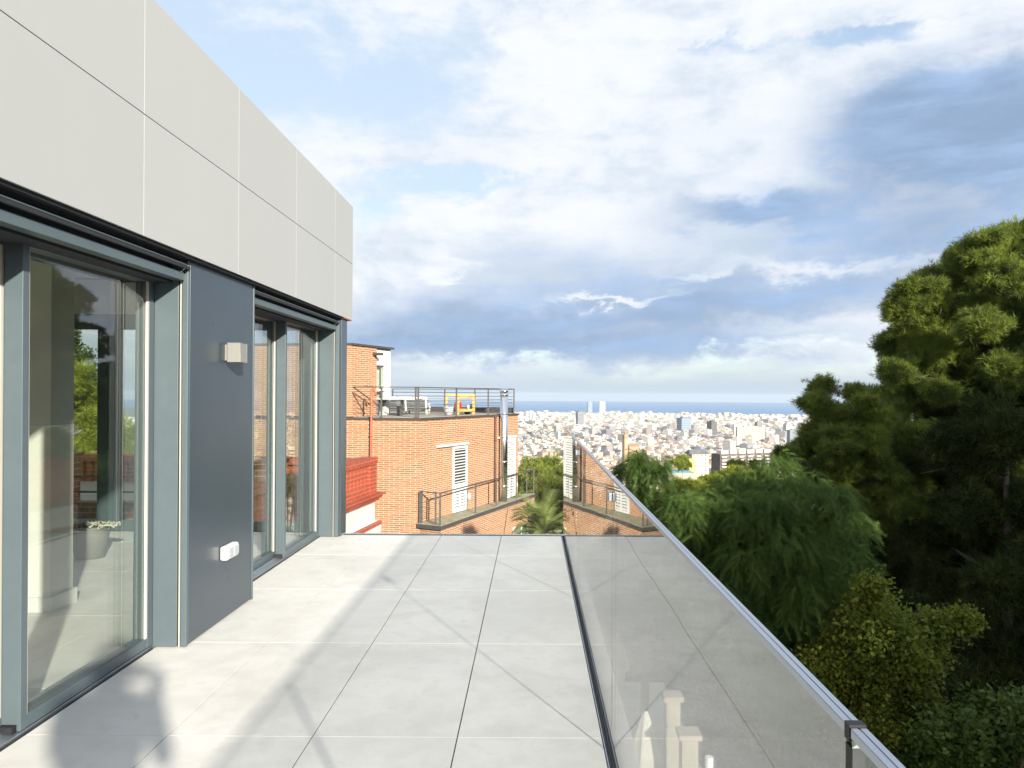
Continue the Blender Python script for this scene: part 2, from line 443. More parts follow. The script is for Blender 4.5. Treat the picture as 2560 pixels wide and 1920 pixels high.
so = MB(); so.box(-2.30, FX - .016, -3.5, 7.62, 2.150, 2.171); so.box(-1.915, -1.90, -3.5, 4.28, 2.096, 2.112); so.box(-1.915, -1.90, 5.295, 7.58, 2.096, 2.112)
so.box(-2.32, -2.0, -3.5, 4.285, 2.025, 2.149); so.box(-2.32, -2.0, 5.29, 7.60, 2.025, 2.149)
so.build('soffit_shade_fill', 'cavity', H)  # near-black boxes fill the head recess, its shade put into the colour
rs = MB(); rs.box(-2.30, FX - .004, 7.625, 7.94, 2.156, 2.171); rs.build('corner_soffit', 'red', H)
hd = MB()
for y0, y1 in ((-3.5, 4.27), (5.297, 7.585)):
    hd.box(-1.99, -1.93, y0, y1, 2.035, 2.080); hd.box(-1.925, -1.912, y0, y1, 2.118, 2.126)
hd.build('door_head', 'frame', H, bevel=.002)
# metal-clad pier and its jambs
wp = MB(); wp.box(-2.17, -1.91, 4.305, 5.270, .012, 2.149); wp.build('wall_panel', 'panelm', H, bevel=.002)
def jamb(y, yb, xr):
    j = MB(); j.box(-2.10, -1.966, y, yb, .004, 2.149); j.box(-1.944, xr, y - .004, yb, .006, 2.149)
    j.build('jamb', 'frame', H, bevel=.002)
    k = MB(); k.box(-1.966, -1.944, y + .012, yb, .004, 2.149); k.build('jamb_seal', 'black', H)
    k = MB(); k.box(-1.957, -1.953, y + .002, y + .012, .004, 2.149); k.build('seal_lip', 'beige', H)
jamb(4.285, 4.304, -1.912)
jamb(7.60, 7.62, -1.905)
j = MB(); j.box(-2.2, -1.905, 5.271, 5.29, .004, 2.149); j.build('jamb', 'frame', H, bevel=.002)
cp = MB(); cp.box(-2.10, -1.885, 7.621, 7.84, .004, 2.149); cp.build('corner_post', 'panelm', H, bevel=.003)
sill = MB()
for y0, y1 in ((-3.5, 4.285), (5.29, 7.60)):
    sill.box(-2.29, -2.098, y0, y1, -.02, .014); sill.box(-2.17, -2.16, y0, y1, .014, .024); sill.box(-2.24, -2.23, y0, y1, .014, .024)
sill.build('door_track', 'alu', H)
def sash(x1, y0, y1, near=.042, far=.055):
    """one sliding leaf: x1 is its outer face, y0..y1 its width"""
    x0 = x1 - .077; z0, z1 = .016, 2.055
    d = MB(); d.box(x0, x1, y0, y0 + near, z0, z1); d.box(x0, x1, y1 - far, y1, z0, z1)
    d.box(x0, x1 - .002, y0 + near, y1 - far, z0, .068); d.box(x0, x1 - .002, y0 + near, y1 - far, 2.022, z1)
    d = d.build('sliding_door', 'frame', H, bevel=.002)
    g = MB(); g.box(x1 - .030, x1 - .014, y0 + near - .008, y1 - far + .008, .06, 2.03); g.build('glass', 'glass_house', d)
    for ya, yb in ((y0 + near, y0 + near + .006), (y1 - far - .016, y1 - far)):
        s = MB(); s.box(x1 - .012, x1 - .003, ya, yb, .069, 2.021); s.build('glazing_bead', 'beige', d)
    return d
sash(-2.10, 3.18, 4.283)
sash(-2.185, 1.95, 3.245)
sash(-2.10, .72, 2.01)
sash(-2.185, -.6, .78)
sash(-2.10, 6.562, 7.598)
sash(-2.185, 5.292, 6.625)
for y in (3.150, 6.532):
    hb = MB(); hb.box(-2.175, -2.115, y, y + .028, .005, .045); hb.build('door_stop', 'black', H)
# interior shell and the glazing towards the sea
it = MB(); it.box(-8.6, -2.33, -3.5, 7.80, 2.56, 2.71)
it.build('ceiling', 'interior', H)
iw = MB(); iw.box(-8.8, -8.61, -3.5, 7.9, -.2, 2.55); iw.build('interior_wall', 'interior', H)
iw = MB(); iw.box(-8.6, -2.33, -3.7, -3.51, -.2, 2.55)
iw.build('interior_wall', 'interior', H)
iw = MB(); iw.box(-6.5, -2.33, 7.805, 7.9, 2.20, 2.55); iw.box(-8.6, -6.501, 7.805, 7.9, -.2, 2.55)
iw.build('interior_wall', 'interior', H)
ic = MB(); ic.box(-3.60, -3.085, 4.95, 5.20, 0, 2.56); ic.build('interior_column', 'interior', H, bevel=.004)
ib = MB(); ib.box(-3.61, -3.060, 4.935, 5.21, 0, .10); ib.build('column_plinth', 'white', H, bevel=.004)
fg = MB()
fg.box(-6.5, -2.11, 7.81, 7.89, 2.05, 2.199)
fg.box(-4.40, -4.18, 7.81, 7.89, .02, 2.05); fg.box(-6.5, -6.42, 7.81, 7.89, .02, 2.05); fg.box(-2.36, -2.11, 7.80, 7.89, 0, 2.05); fg.box(-3.22, -3.14, 7.81, 7.89, .02, 2.05)
for a, b_ in ((-6.42, -4.40), (-4.18, -3.22), (-3.14, -2.36)):
    fg.box(a, b_, 7.82, 7.88, .0, .11)
fg = fg.build('front_window_frame', 'frame', H, bevel=.002)
g = MB()
for a, b_ in ((-6.425, -4.395), (-4.185, -3.215), (-3.145, -2.355)): g.box(a, b_, 7.845, 7.857, .10, 2.06)
g.build('front_window_glass', 'glass_house', H)
fi = MB()
x = -8.6
while x < -2.3:
    y = -3.5
    while y < 7.8:
        fi.box(x + .002, min(x + .598, -2.296), y + .002, min(y + 1.194, 7.81), -.02, .004); y += 1.196
    x += .6
fi = tag(fi.build('interior_floor', 'tile'), kind='structure')
at = fi.data.attributes.new('tone', 'FLOAT', 'FACE'); at.data.foreach_set('value', [random.random() for _ in fi.data.polygons])
un = MB(); un.box(-8.6, -2.0, -3.5, 7.85, -3.5, -.0215); un.build('lower_storey', 'cream', H)

# ---- wall lamp and socket on the pier
L = thing('wall_lamp', 'square grey up and down wall lamp on the dark metal pier', 'lamp', (-1.91, 4.8, 1.66))
m = MB(); m.box(-1.909, -1.885, 4.785, 4.865, 1.615, 1.715); m.build('mount_plate', 'lamp', L, bevel=.002)
m = MB()
x0, x1, y0, y1, z0, z1, t = -1.885, -1.805, 4.765, 4.885, 1.605, 1.725, .006
m.box(x0, x1, y0, y0 + t, z0, z1); m.box(x0, x1, y1 - t, y1, z0, z1); m.box(x1 - t, x1, y0 + t, y1 - t, z0, z1); m.box(x0, x0 + t, y0 + t, y1 - t, z0, z1)
m.build('lamp_shade', 'lamp', L, bevel=.0015)
m = MB(); m.box(x0 + t, x1 - t, y0 + t, y1 - t, 1.655, 1.675); m.build('diffuser', 'white', L)
S = thing('wall_socket', 'white surface mounted double socket low on the dark metal pier', 'socket', (-1.91, 4.83, .42))
m = MB(); m.box(-1.909, -1.862, 4.73, 4.915, .385, .470); m.build('housing', 'sockw', S, bevel=.012, seg=3)
m = MB(); m.box(-1.862, -1.854, 4.745, 4.818, .398, .458); m.build('cover', 'sockg', S, bevel=.004)
m = MB(); m.box(-1.862, -1.854, 4.824, 4.900, .398, .458); m.build('cover', 'sockg', S, bevel=.004)

# ---- cleaning things inside
B = thing('bucket', 'grey plastic bucket standing on the tiles inside the glazed room', 'bucket', (-3.76, 6.58, .004))
m = MB(); m.tube([(-3.76, 6.58, .006), (-3.76, 6.58, .26), (-3.76, 6.58, .275)], [.115, .155, .160], 24); m.tube([(-3.76, 6.58, .02), (-3.76, 6.58, .27)], [.10, .145], 24, caps=False)
m.build('pail', 'bucket', B)
m = MB(); m.tube([(-3.76 + .16 * math.cos(a), 6.58 + .05 * math.sin(a), .26 - .10 * math.sin(a)) for a in np.linspace(0, math.pi, 9)], .004, 6); m.build('handle', 'alu', B)
Mo = thing('mop', 'white cotton mop lying across the bucket rim in the room', 'mop', (-3.70, 6.56, .28))
m = MB()
for k in range(70):
    a = Vector((-3.88 + .36 * random.random(), 6.56 + random.uniform(-.05, .05), .285 + random.uniform(0, .02)))
    m.tube([a, a + Vector((random.uniform(-.03, .03), random.uniform(-.05, .05), random.uniform(.0, .012))), a + Vector((random.uniform(-.06, .06), random.uniform(-.08, .08), random.uniform(-.03, .006)))], .007, 5)
m.build('mop_head', 'mop', Mo)
m = MB(); m.tube([(-3.70, 6.56, .30), (-4.55, 6.75, .30)], .012, 8); m.build('mop_handle', 'alu', Mo)
T = MB(); T.tube([(-3.56, 5.60, .03), (-3.30, 5.52, .03)], .026, 14); tag(T.build('cardboard_tube', 'beige'), 'short beige tube lying on the floor by the indoor column', 'tube')

# ================================================================== glass balustrade
GX = .322
BA = thing('glass_balustrade', 'frameless glass balustrade with a slim steel top rail along the terrace edge', 'balustrade', (GX, 4, 0))
joints = [-3.9, -1.53, .765, 3.05, 5.34, 7.735]
for a, b_ in zip(joints[:-1], joints[1:]):
    m = MB(); m.box(GX - .006, GX + .006, a + (.007 if abs(a - .765) < .01 else .0016), b_ - (.007 if abs(b_ - .765) < .01 else .0016), -.03, 1.0825); m.m[0] = 1 if abs(a - .765) < .01 else 0; m.m[2] = 1 if abs(b_ - .765) < .01 else 0; m.build('glass_panel', ['glass_rail', 'glass_edge'], BA)
    m = MB(); m.box(GX - .0078, GX + .0078, a + .008, b_ - .008, 1.084, 1.0932); m.box(GX - .0078, GX - .0012, a + .008, b_ - .008, 1.0934, 1.0942); m.box(GX + .0012, GX + .0078, a + .008, b_ - .008, 1.0934, 1.0942)
    m.build('top_rail', 'alu', BA, bevel=.0015)
for j_ in joints[1:-1]:
    m = MB(); w = .0055 if j_ < 1 else .0010
    dq = .0066 if j_ < 1 else .0030
    m.box(GX - dq, GX + dq, j_ - w * 1.3, j_ + w * 1.3, .02, 1.074); m.build('joint_seal', 'black', BA)
    if j_ > 1:
        m = MB(); m.box(GX - .022, GX - .0075, j_ - .028, j_ + .028, 1.000, 1.034); m.box(GX + .0075, GX + .022, j_ - .028, j_ + .028, 1.000, 1.034); m.build('glass_clamp', 'alu', BA, bevel=.004)
    else:
        m = MB(); m.box(GX - .0084, GX + .0084, j_ - .0060, j_ + .0060, 1.080, 1.0962); m.build('rail_coupler', 'black', BA)
m = MB(); m.box(.2985, .3025, -4, 7.74, -.05, .0015); m.box(.3415, .3455, -4, 7.74, -.05, .0015); m.build('base_channel', 'alu', BA)
m = MB(); m.box(.3030, .3118, -4, 7.74, -.05, -.006); m.box(.3325, .3412, -4, 7.74, -.05, -.006); m.build('channel_gasket', 'black', BA)
BF = thing('glass_screen', 'clear frameless glass screen across the far end of the terrace', 'balustrade', (-.7, 7.75, 0))
for a, b_ in ((-1.885, -1.16), (-1.152, .308)):
    m = MB(); m.box(a, b_, 7.742, 7.756, -.03, 1.07); m.build('glass_panel', 'glass_clear', BF)
m = MB(); m.box(-1.885, .345, 7.724, 7.740, -.05, .004); m.build('channel_gasket', 'black', BF)
m = MB(); m.box(-1.885, .345, 7.758, 7.7645, -.05, .010); m.build('base_channel', 'alu', BF)
m = MB(); m.box(.285, .345, 7.737, 7.763, 1.0, 1.035); m.build('glass_clamp', 'chrome', BF, bevel=.004)
# ================================================================== neighbouring brick house
C0 = Vector((-3.62, 25.0, 0)); D = Vector((.40758, .91317, 0)); NRM = Vector((.91317, -.40758, 0)); E1 = Vector((-.985, .17, 0)).normalized()
def on(t, off=0.0, z=0.0): p = C0 + D * t + NRM * off; return Vector((p.x, p.y, z))
NB = thing('brick_house', 'orange brick house with a roof terrace, white shutters and a long side balcony', 'house', (-3.62, 25, -9))
RZ = .60; FB = -11.0
Rc = C0 + D * 7.45; Lc = C0 + E1 * 7.0
foot = [(Lc.x, Lc.y), (C0.x, C0.y), (Rc.x, Rc.y), (-6.3, 34.0), (-12, 34.0)]
w = MB(); w.prism(foot, FB, RZ - .06); w.build('wall', 'brick', NB)
w = MB()
def inset(poly, d):
    c = Vector((sum(p[0] for p in poly) / len(poly), sum(p[1] for p in poly) / len(poly)))
    return [tuple(Vector(p) + (c - Vector(p)).normalized() * d) for p in poly]
w.prism(inset(foot, -.05), RZ - .058, RZ + .015); w.build('roof_edge', 'roofdk', NB)
w = MB(); w.prism(inset(foot, .2), RZ + .016, RZ + .03); w.build('roof_deck', 'rooftile', NB)
# far kerb
w = MB(); w.bar((Rc.x - .2, Rc.y + .1, RZ + .12), (-6.3, 33.8, RZ + .12), .2, .26); w.build('kerb', 'roofdk', NB)
# upper block with white glazed door
UB0 = Vector((-5.96, 25.36, 0)); UBd = Vector((.33, .944, 0)).normalized(); UBn = Vector((UBd.y, -UBd.x, 0))
t_end = 2.75; q = UB0 + UBd * 1.62; e = UB0 + UBd * t_end; lft = UB0 + E1 * 4.5
w = MB(); w.prism([(lft.x, lft.y), (UB0.x, UB0.y), (q.x, q.y), (q.x - 4.2, q.y + .9)], RZ + .031, 2.99); w.build('upper_wall', 'brick', NB)
w = MB(); w.prism([(lft.x, lft.y - .04), (UB0.x + .05, UB0.y - .05), (e.x + .05, e.y), (e.x - 4.2, e.y + .9)], 2.995, 3.06); w.build('upper_roof', 'roofdk', NB)
w = MB()
def ub(t, off, z): p = UB0 + UBd * t + UBn * off; return Vector((p.x, p.y, z))
w.obox(ub(1.625, -.10, 2.50), UBd * 1.12, UBn * -.2, Vector((0, 0, .49)))
for t0, t1 in ((1.625, 1.72), (2.40, 2.745)):
    w.obox(ub(t0, -.10, RZ + .031), UBd * (t1 - t0), UBn * -.2, Vector((0, 0, 1.87)))
w.obox(ub(1.72, -.10, RZ + .031), UBd * .68, UBn * -.15, Vector((0, 0, .13))); w.obox(ub(1.72, -.10, 2.40), UBd * .68, UBn * -.15, Vector((0, 0, .098)))
w.obox(ub(1.72, -.10, 1.50), UBd * .68, UBn * -.10, Vector((0, 0, .06)))
dr = w.build('roof_door', 'white', NB, bevel=.004)
w = MB(); w.obox(ub(1.70, -.15, RZ + .1), UBd * .72, UBn * -.01, Vector((0, 0, 1.82))); w.build('door_glass', 'glass_house', dr)
w = MB(); w.obox(ub(1.60, -.42, RZ + .031), UBd * 1.15, UBn * -.06, Vector((0, 0, 2.3))); w.build('blind', 'interior', dr)
w = MB(); w.obox(ub(2.35, -.115, RZ + .5), UBd * .02, UBn * .06, Vector((0, 0, .12))); w.build('door_handle', 'dkmetal', dr)
w = MB(); w.obox(ub(1.33, .02, 2.72), UBd * .22, UBn * .28, Vector((0, 0, .09))); w.build('floodlight', 'dkmetal', NB)
# louvred shutters on the long face
def shutter(t0, t1, z0, z1, open_part, nm='shutter'):
    f = MB(); W = t1 - t0; off = .02
    def pc(a, b, c, d, dep=.05, o=off): f.obox(on(a, o, c), D * (b - a), Vector((-NRM.x, -NRM.y, 0)) * dep, Vector((0, 0, d - c)))
    s = .075
    pc(t0, t0 + s, z0, z1, .05, .06); pc(t1 - s, t1, z0, z1, .05, .06); pc(t0 + s, t1 - s, z1 - s, z1, .05, .06); pc(t0 + s, t1 - s, z0, z0 + s, .05, .06)
    mid = z0 + (z1 - z0) * .40
    pc(t0 + s, t1 - s, mid, mid + s * .9, .05, .06)
    pc(t0 + W / 2 - .03, t0 + W / 2 + .03, z0 + s, mid, .05, .058)
    fr = f.build(nm, 'white', NB, bevel=.003)
    l = MB()
    for za, zb in ((z0 + s, mid), (mid + s, z1 - s)):
        n = int((zb - za) / .098); th = .034 if (open_part and za > mid - .1) else .075
        for k in range(n):
            z = za + (k + .5) * (zb - za) / n
            l.obox(on(t0 + s, .045, z - th / 2), D * (W - 2 * s), Vector((-NRM.x, -NRM.y, 0)) * .03, Vector((0, 0, th)))
    l.build('louvres', 'white', fr)
    b2 = MB(); b2.obox(on(t0 + .03, .006, z0 + .02), D * (W - .06), Vector((-NRM.x, -NRM.y, 0)) * .004, Vector((0, 0, z1 - z0 - .04))); b2.build('opening_shade', 'cavity', fr)  # near-black sheet on the wall, painted shade behind the louvres
shutter(2.06, 3.08, -2.74, -.44, True)
shutter(6.12, 7.14, -2.74, -.36, False)
w = MB(); w.obox(on(1.0, .11, -.40), D * 2.1, Vector((-NRM.x, -NRM.y, 0)) * .11, Vector((0, 0, .085))); w.build('shutter_track', 'white', NB, bevel=.004)
w = MB(); w.obox(on(5.6, .11, -.335), D * 1.55, Vector((-NRM.x, -NRM.y, 0)) * .11, Vector((0, 0, .08))); w.build('shutter_track', 'white', NB, bevel=.004)
for t in (3.24, 7.24):
    w = MB(); c = on(t, 0, -2.30)
    w.tube([c + NRM * .002, c + NRM * .05], .12, 20); wl = w.build('wall_light', 'potgrey', NB)
    w = MB(); w.tube([c + NRM * .051, c + NRM * .062], .075, 18); w.build('lens', 'white', wl)
# chrome flue and pipes
w = MB(); o = .20; fl_ = on(5.72, o)
w.tube([(fl_.x, fl_.y, -2.76), (fl_.x, fl_.y, 1.62)], .155, 24)
for z in (-2.2, -1.25, -.3, .62, 1.35, 1.5): w.tube([(fl_.x, fl_.y, z), (fl_.x, fl_.y, z + .05)], .166, 24)
w.build('chrome_flue', 'chrome', NB)
w = MB(); d_ = on(5.28, .05); w.tube([(d_.x, d_.y, -2.76), (d_.x, d_.y, .58)], .045, 10)
for z in (-1.9, -.4, .5): w.tube([(d_.x, d_.y, z), (d_.x, d_.y, z + .05)], .06, 10)
w.build('downpipe', 'rust', NB)
w = MB(); yb = 25.17
w.tube([(-5.27, yb, -3.2), (-5.25, yb, .2), (-5.24, yb, 1.45), (-5.21, yb, 1.55), (-5.15, yb, 1.56), (-5.12, yb, 1.48), (-5.10, yb, 1.33)], .038, 10)
for z in (.0, .62, 1.1): w.tube([(-5.25, yb, z), (-5.25, yb, z + .06)], .05, 10)
w.build('copper_pipe', 'copper', NB)
# roof railing: posts, rail, cables
def railing(name, pts, posts, z0, htop, cables, pw=.055, mat='dkmetal', parent=None, cab=.007, top=(.06, .03)):
    parent = parent or NB
    r_ = MB()
    for a, b_ in zip(pts[:-1], pts[1:]):
        r_.bar((a[0], a[1], z0 + htop), (b_[0], b_[1], z0 + htop), *top)
    tr = r_.build(name, mat, parent)
    for p in posts:
        k = MB(); k.bar((p[0], p[1], z0), (p[0], p[1], z0 + htop - top[1] / 2 - .001), pw, pw); k.build('post', mat, tr)
    if cables:
        for j in range(cables):
            c = MB(); z = z0 + (j + 1) * (htop - .02) / (cables + 1)
            c.tube([(a[0], a[1], z) for a in pts], cab, 5, caps=False); c.build('cable', mat, tr)
    return tr
def solve_t(u, off):            # point of the long face seen under a given bearing
    p = C0 + NRM * off
    return (p.y * u - p.x) / (D.x - D.y * u)
rp = [on(t, -.12) for t in (.05, 2.55, 5.0, 7.30)]
A0 = Vector((-6.03, 25.50, 0)); A1 = Vector((-4.95, 25.33, 0)); A2 = Vector((-3.80, 25.14, 0))
railing('roof_railing', [(p.x, p.y) for p in (A0, A1, A2)] + [(p.x, p.y) for p in rp], [(p.x, p.y) for p in (A0, A1, A2)] + [(p.x, p.y) for p in rp], RZ + .016, 1.0, 6)
k = MB(); k.bar((A0.x + .05, A0.y - .05, RZ + .86), (A0.x + .78, A0.y - .17, RZ + .40), .035, .035); k.build('brace', 'rust', NB)
f0 = Vector((Rc.x - .25, Rc.y + .05, 0)); f1 = Vector((-6.1, 33.7, 0)); fp = [f0.lerp(f1, s) for s in (0, .30, .55, .8, 1)]
railing('roof_railing', [(p.x, p.y) for p in (f0, f1)], [(p.x, p.y) for p in fp[1:]], RZ + .2, .80, 5)
# side balcony
bz = -2.77
o0 = on(-.12, -.02); o1 = Vector((-2.86, 24.45, 0)); o2 = Vector((.14, 32.6, 0)); o3 = on(8.3, -.02)
outl = [(o0.x, o0.y), (o1.x, o1.y), (o2.x, o2.y), (o3.x, o3.y)]
w = MB(); w.prism(outl, bz - .15, bz - .02); w.build('balcony_slab', 'roofdk', NB)
w = MB()
nb_ = 9
for k in range(nb_):
    a, b_ = k / nb_, (k + .93) / nb_
    pa = [o0.lerp(o1, a), o0.lerp(o1, b_), o3.lerp(o2, b_), o3.lerp(o2, a)]
    w.prism([(p.x, p.y) for p in (pa[0], pa[1], pa[2], pa[3])], bz - .018, bz)
w.build('balcony_deck', 'deck', NB)
i1 = o1 + Vector((-.05, .08, 0)); i2 = o2 + Vector((-.06, -.05, 0)); i0 = o0 + Vector((.08, .03, 0))
bp = [i0, i0 + Vector((.06, 0, 0)), i0.lerp(i1, .78), i1] + [i1.lerp(i2, s) for s in (.315, .53, .765, 1.0)]
br = railing('balcony_railing', [(p.x, p.y) for p in (i0, i1, i2)], [(p.x, p.y) for p in bp], bz, 1.02, 0, pw=.05, top=(.06, .03))
k = MB(); e2 = on(8.25, .05)
k.bar((i2.x, i2.y, bz + 1.02), (e2.x, e2.y, bz + 1.02), .05, .03); k.bar((e2.x, e2.y, bz), (e2.x, e2.y, bz + 1.0), .05); k.build('return_rail', 'dkmetal', br)
for a, b_ in ((i0, i1), (i2, e2)):
    for j in range(5): k = MB(); z = bz + .17 * (j + 1); k.tube([(a.x, a.y, z), (b_.x, b_.y, z)], .005, 5); k.build('cable', 'dkmetal', br)
# the end of the house beyond the shutters and the ground floor window below the balcony
w = MB(); w.prism([(on(7.46).x, on(7.46).y), (on(7.46, .62).x, on(7.46, .62).y), (o2.x - .02, o2.y), (on(8.6).x, on(8.6).y + .4)], FB, bz - .152); w.build('lower_wall', 'brick', NB)
w = MB(); w.prism([(on(.0, .0).x, on(.0, .0).y + .02), (o1.x - .03, o1.y + .10), (on(7.46, .62).x, on(7.46, .62).y), (on(7.458).x, on(7.458).y)], FB, bz - .153); w.build('lower_wall', 'brick', NB)
lw0 = Vector((o1.x - .03, o1.y + .10, 0)); lw1 = on(7.46, .62); ld = (lw1 - lw0).normalized(); ln = Vector((ld.y, -ld.x, 0))
LL = (lw1 - lw0).length
def lw(t, off, z): p = lw0 + ld * t + ln * off; return Vector((p.x, p.y, z))
fw = MB(); t0, t1, z0, z1 = 5.7, 7.2, -6.0, -3.75
for a, b_, c, d in ((t0, t0 + .06, z0, z1), (t1 - .06, t1, z0, z1), (t0 + .06, t1 - .06, z1 - .06, z1), (t0 + .8, t0 + .85, z0, z1 - .06)):
    fw.obox(lw(a, .03, c), ld * (b_ - a), ln * -.05, Vector((0, 0, d - c)))
fw = fw.build('window', 'white', NB)
gl_ = MB(); gl_.obox(lw(t0 + .05, .012, z0), ld * 1.4, ln * -.008, Vector((0, 0, 2.22))); gl_.build('pane', 'glass_house', fw)
gl_ = MB(); gl_.obox(lw(t0 + .04, .004, z0), ld * 1.42, ln * -.003, Vector((0, 0, 2.24))); gl_.build('curtain', 'sockg', fw)
k = MB(); k.tube([lw(5.2, .012, bz - .16), lw(4.55, .012, -4.6), lw(4.5, .012, -6)], .010, 6); k.build('hanging_cable', 'black', NB)

# ---- things on the roof terrace
def leg4(m, x0, x1, y0, y1, z0, z1, w_):
    for x in (x0, x1):
        for y in (y0, y1): m.box(x - w_ / 2, x + w_ / 2, y - w_ / 2, y + w_ / 2, z0, z1)
zt = RZ + .031
TB = thing('dining_table', 'pale topped table on thick grey legs on the brick house roof terrace', 'table', (-4.7, 27.3, zt))
m = MB(); m.box(-5.55, -3.92, 26.95, 27.75, zt + .56, zt + .60); m.build('tabletop', 'sockg', TB, bevel=.005)
for x in (-5.45, -4.68):
    m = MB(); m.box(x - .06, x + .06, 27.0, 27.7, zt, zt + .559); m.build('leg', 'greytim', TB)
SF = thing('slatted_sofa', 'grey slatted outdoor sofa with white cushions behind the roof table', 'sofa', (-4.7, 29.3, zt))
def sofa_frame():
    m = MB()
    for x in (-5.7, -4.75, -3.98):
        m.bar((x, 29.15, zt), (x - .02, 29.0, zt + .60), .06, .06); m.bar((x, 29.85, zt), (x, 29.85, zt + .40), .06, .06)
    m.box(-5.75, -3.93, 29.1, 29.9, zt + .22, zt + .28)
    return m
sofa_frame().build('frame', 'white', SF)
for j in range(5):
    m = MB(); z = zt + .14 + j * .09; y = 29.10 - j * .022
    m.box(-5.78, -3.90, y - .012, y + .012, z, z + .055); m.build('slat', 'greytim', SF)
m = MB(); m.box(-5.7, -3.95, 29.18, 29.86, zt + .281, zt + .39); m.build('seat_cushion', 'white', SF, bevel=.03, seg=3)
for x in (-5.68, -5.10, -4.52):
    m = MB(); m.box(x, x + .56, 29.12, 29.26, zt + .40, zt + .66); m.build('back_cushion', 'white', SF, bevel=.05, seg=3)
YC = thing('bar_cart', 'yellow timber bar cart with open shelves at the roof terrace railing', 'cart', (-2.6, 29.2, zt))
def fr(m, o, ax, W, Hh, w_):
    ax = Vector(ax); o = Vector(o)
    for s in (0, W): m.bar(o + ax * s, o + ax * s + Vector((0, 0, Hh)), w_, w_)
    m.bar(o + Vector((0, 0, Hh - w_ / 2)) + ax * (w_ / 2), o + ax * (W - w_ / 2) + Vector((0, 0, Hh - w_ / 2)), w_, w_); m.bar(o + Vector((0, 0, .15)) + ax * (w_ / 2), o + ax * (W - w_ / 2) + Vector((0, 0, .15)), w_, w_)
YC_ = MB(); fr(YC_, (-2.76, 28.85, zt), (.78, .62, 0), .68, .70, .07); YC_.build('front_frame', 'yellow', YC)
YC_ = MB(); fr(YC_, (-3.30, 29.75, zt), (.84, .54, 0), 1.20, .76, .07); YC_.build('back_frame', 'yellow', YC)
YC_ = MB(); YC_.prism([(-2.72, 28.9), (-2.26, 29.26), (-2.32, 30.3), (-3.24, 29.75)], zt + .187, zt + .205); YC_.build('shelf', 'yellow', YC)
GB = MB(); GB.lathe((-2.84, 29.50, zt + .206), [(0, .14), (.22, .14), (.25, .11), (.26, .05), (.30, .05)], 18); tag(GB.build('gas_bottle', 'redpaint'), 'red gas bottle standing on the yellow cart', 'gas bottle')
PT = MB(); PT.lathe((-2.98, 27.65, zt), [(0, .13), (.17, .18), (.29, .205), (.31, .205), (.31, .18), (.26, .17)], 22); tag(PT.build('plant_pot', 'potgrey'), 'big grey stoneware pot by the roof railing', 'pot')
for x, y, r_, h_, mm, lb in ((-2.44, 29.42, .05, .14, 'white', 'small white jar on the yellow cart shelf'), (-2.40, 29.62, .055, .17, 'potgrey', 'grey tin on the yellow cart shelf'), (-2.36, 29.85, .055, .16, 'black', 'black tin on the yellow cart shelf')):
    m = MB(); m.lathe((x, y, zt + .206), [(0, r_), (h_, r_), (h_ + .01, r_ * .8)], 12); tag(m.build('jar', mm), lb, 'jar')
m = MB(); m.lathe((-2.47, 29.45, zt), [(0, .07), (.05, .12), (.12, .13), (.14, .12)], 16); tag(m.build('cooking_pot', 'black'), 'black cooking pot on the roof floor under the yellow cart', 'pot')

# ================================================================== red brick terrace in front of it
RT = thing('brick_terrace', 'red painted brick terrace with a pierced balustrade above a white wall', 'terrace', (-3, 11, -3))
pd = Vector((.1317, .9913, 0)); pn = Vector((pd.y, -pd.x, 0)); p0 = Vector((-2.90, 11.83, 0)) - pd * 3.4; PL = 3.4 + 1.55
qd = Vector((-pd.y, pd.x, 0))
def parapet(o, d, n_, L, zt_, name):
    """pierced brick parapet of length L from o along d, n_ points outwards"""
    f = Vector((-n_.x, -n_.y, 0))
    m = MB(); V = lambda a, off, z: Vector((o.x + d.x * a + n_.x * off, o.y + d.y * a + n_.y * off, z)); U = lambda h_: Vector((0, 0, h_))
    m.obox(V(0, .03, zt_ - .10), d * L, f * .30, U(.10)); m.obox(V(0, .0, -.30), d * L, f * .24, U(.14)); m.obox(V(0, -.10, -.16), d * L, f * .05, U(.36))
    a = .30; n = 0
    while a < L - .36:
        m.obox(V(a, -.002, -.158), d * .075, f * .2, U(zt_ - .26 + .158)); m.obox(V(a - .03, .004, zt_ - .26), d * .135, f * .21, U(.08)); m.obox(V(a, -.002, zt_ - .18), d * .075, f * .2, U(.078)); a += .165
    m.obox(V(0, .012, -.30), d * .28, f * .26, U(zt_ - .10 + .298)); m.obox(V(L - .32, .012, -.30), d * .32, f * .26, U(zt_ - .10 + .298))
    m.build(name, 'brickred', RT)
    c = MB(); c.obox(V(-.1, .14, -.335), d * (L + .22), f * .3, U(.033)); c.obox(V(-.1, .09, -.385), d * (L + .17), f * .3, U(.049)); c.obox(V(-.1, .05, -.43), d * (L + .13), f * .3, U(.044)); c.build('cornice', 'brickred', RT, bevel=.006)
    return V
parapet(p0, pd, pn, PL, .31, 'parapet')
pe = p0 + pd * (PL - .30)
parapet(pe + qd * 9.5, -1 * qd, pd, 9.2, .31, 'parapet')
w = MB(); b0, b1 = p0 - pn * .02, p0 + pd * PL - pn * .02
w.prism([(b0.x, b0.y), (b1.x, b1.y), (b1.x + qd.x * 9.5, b1.y + qd.y * 9.5), (b0.x + qd.x * 9.5, b0.y + qd.y * 9.5)], -3.5, -.431); w.build('wall', 'white', RT)
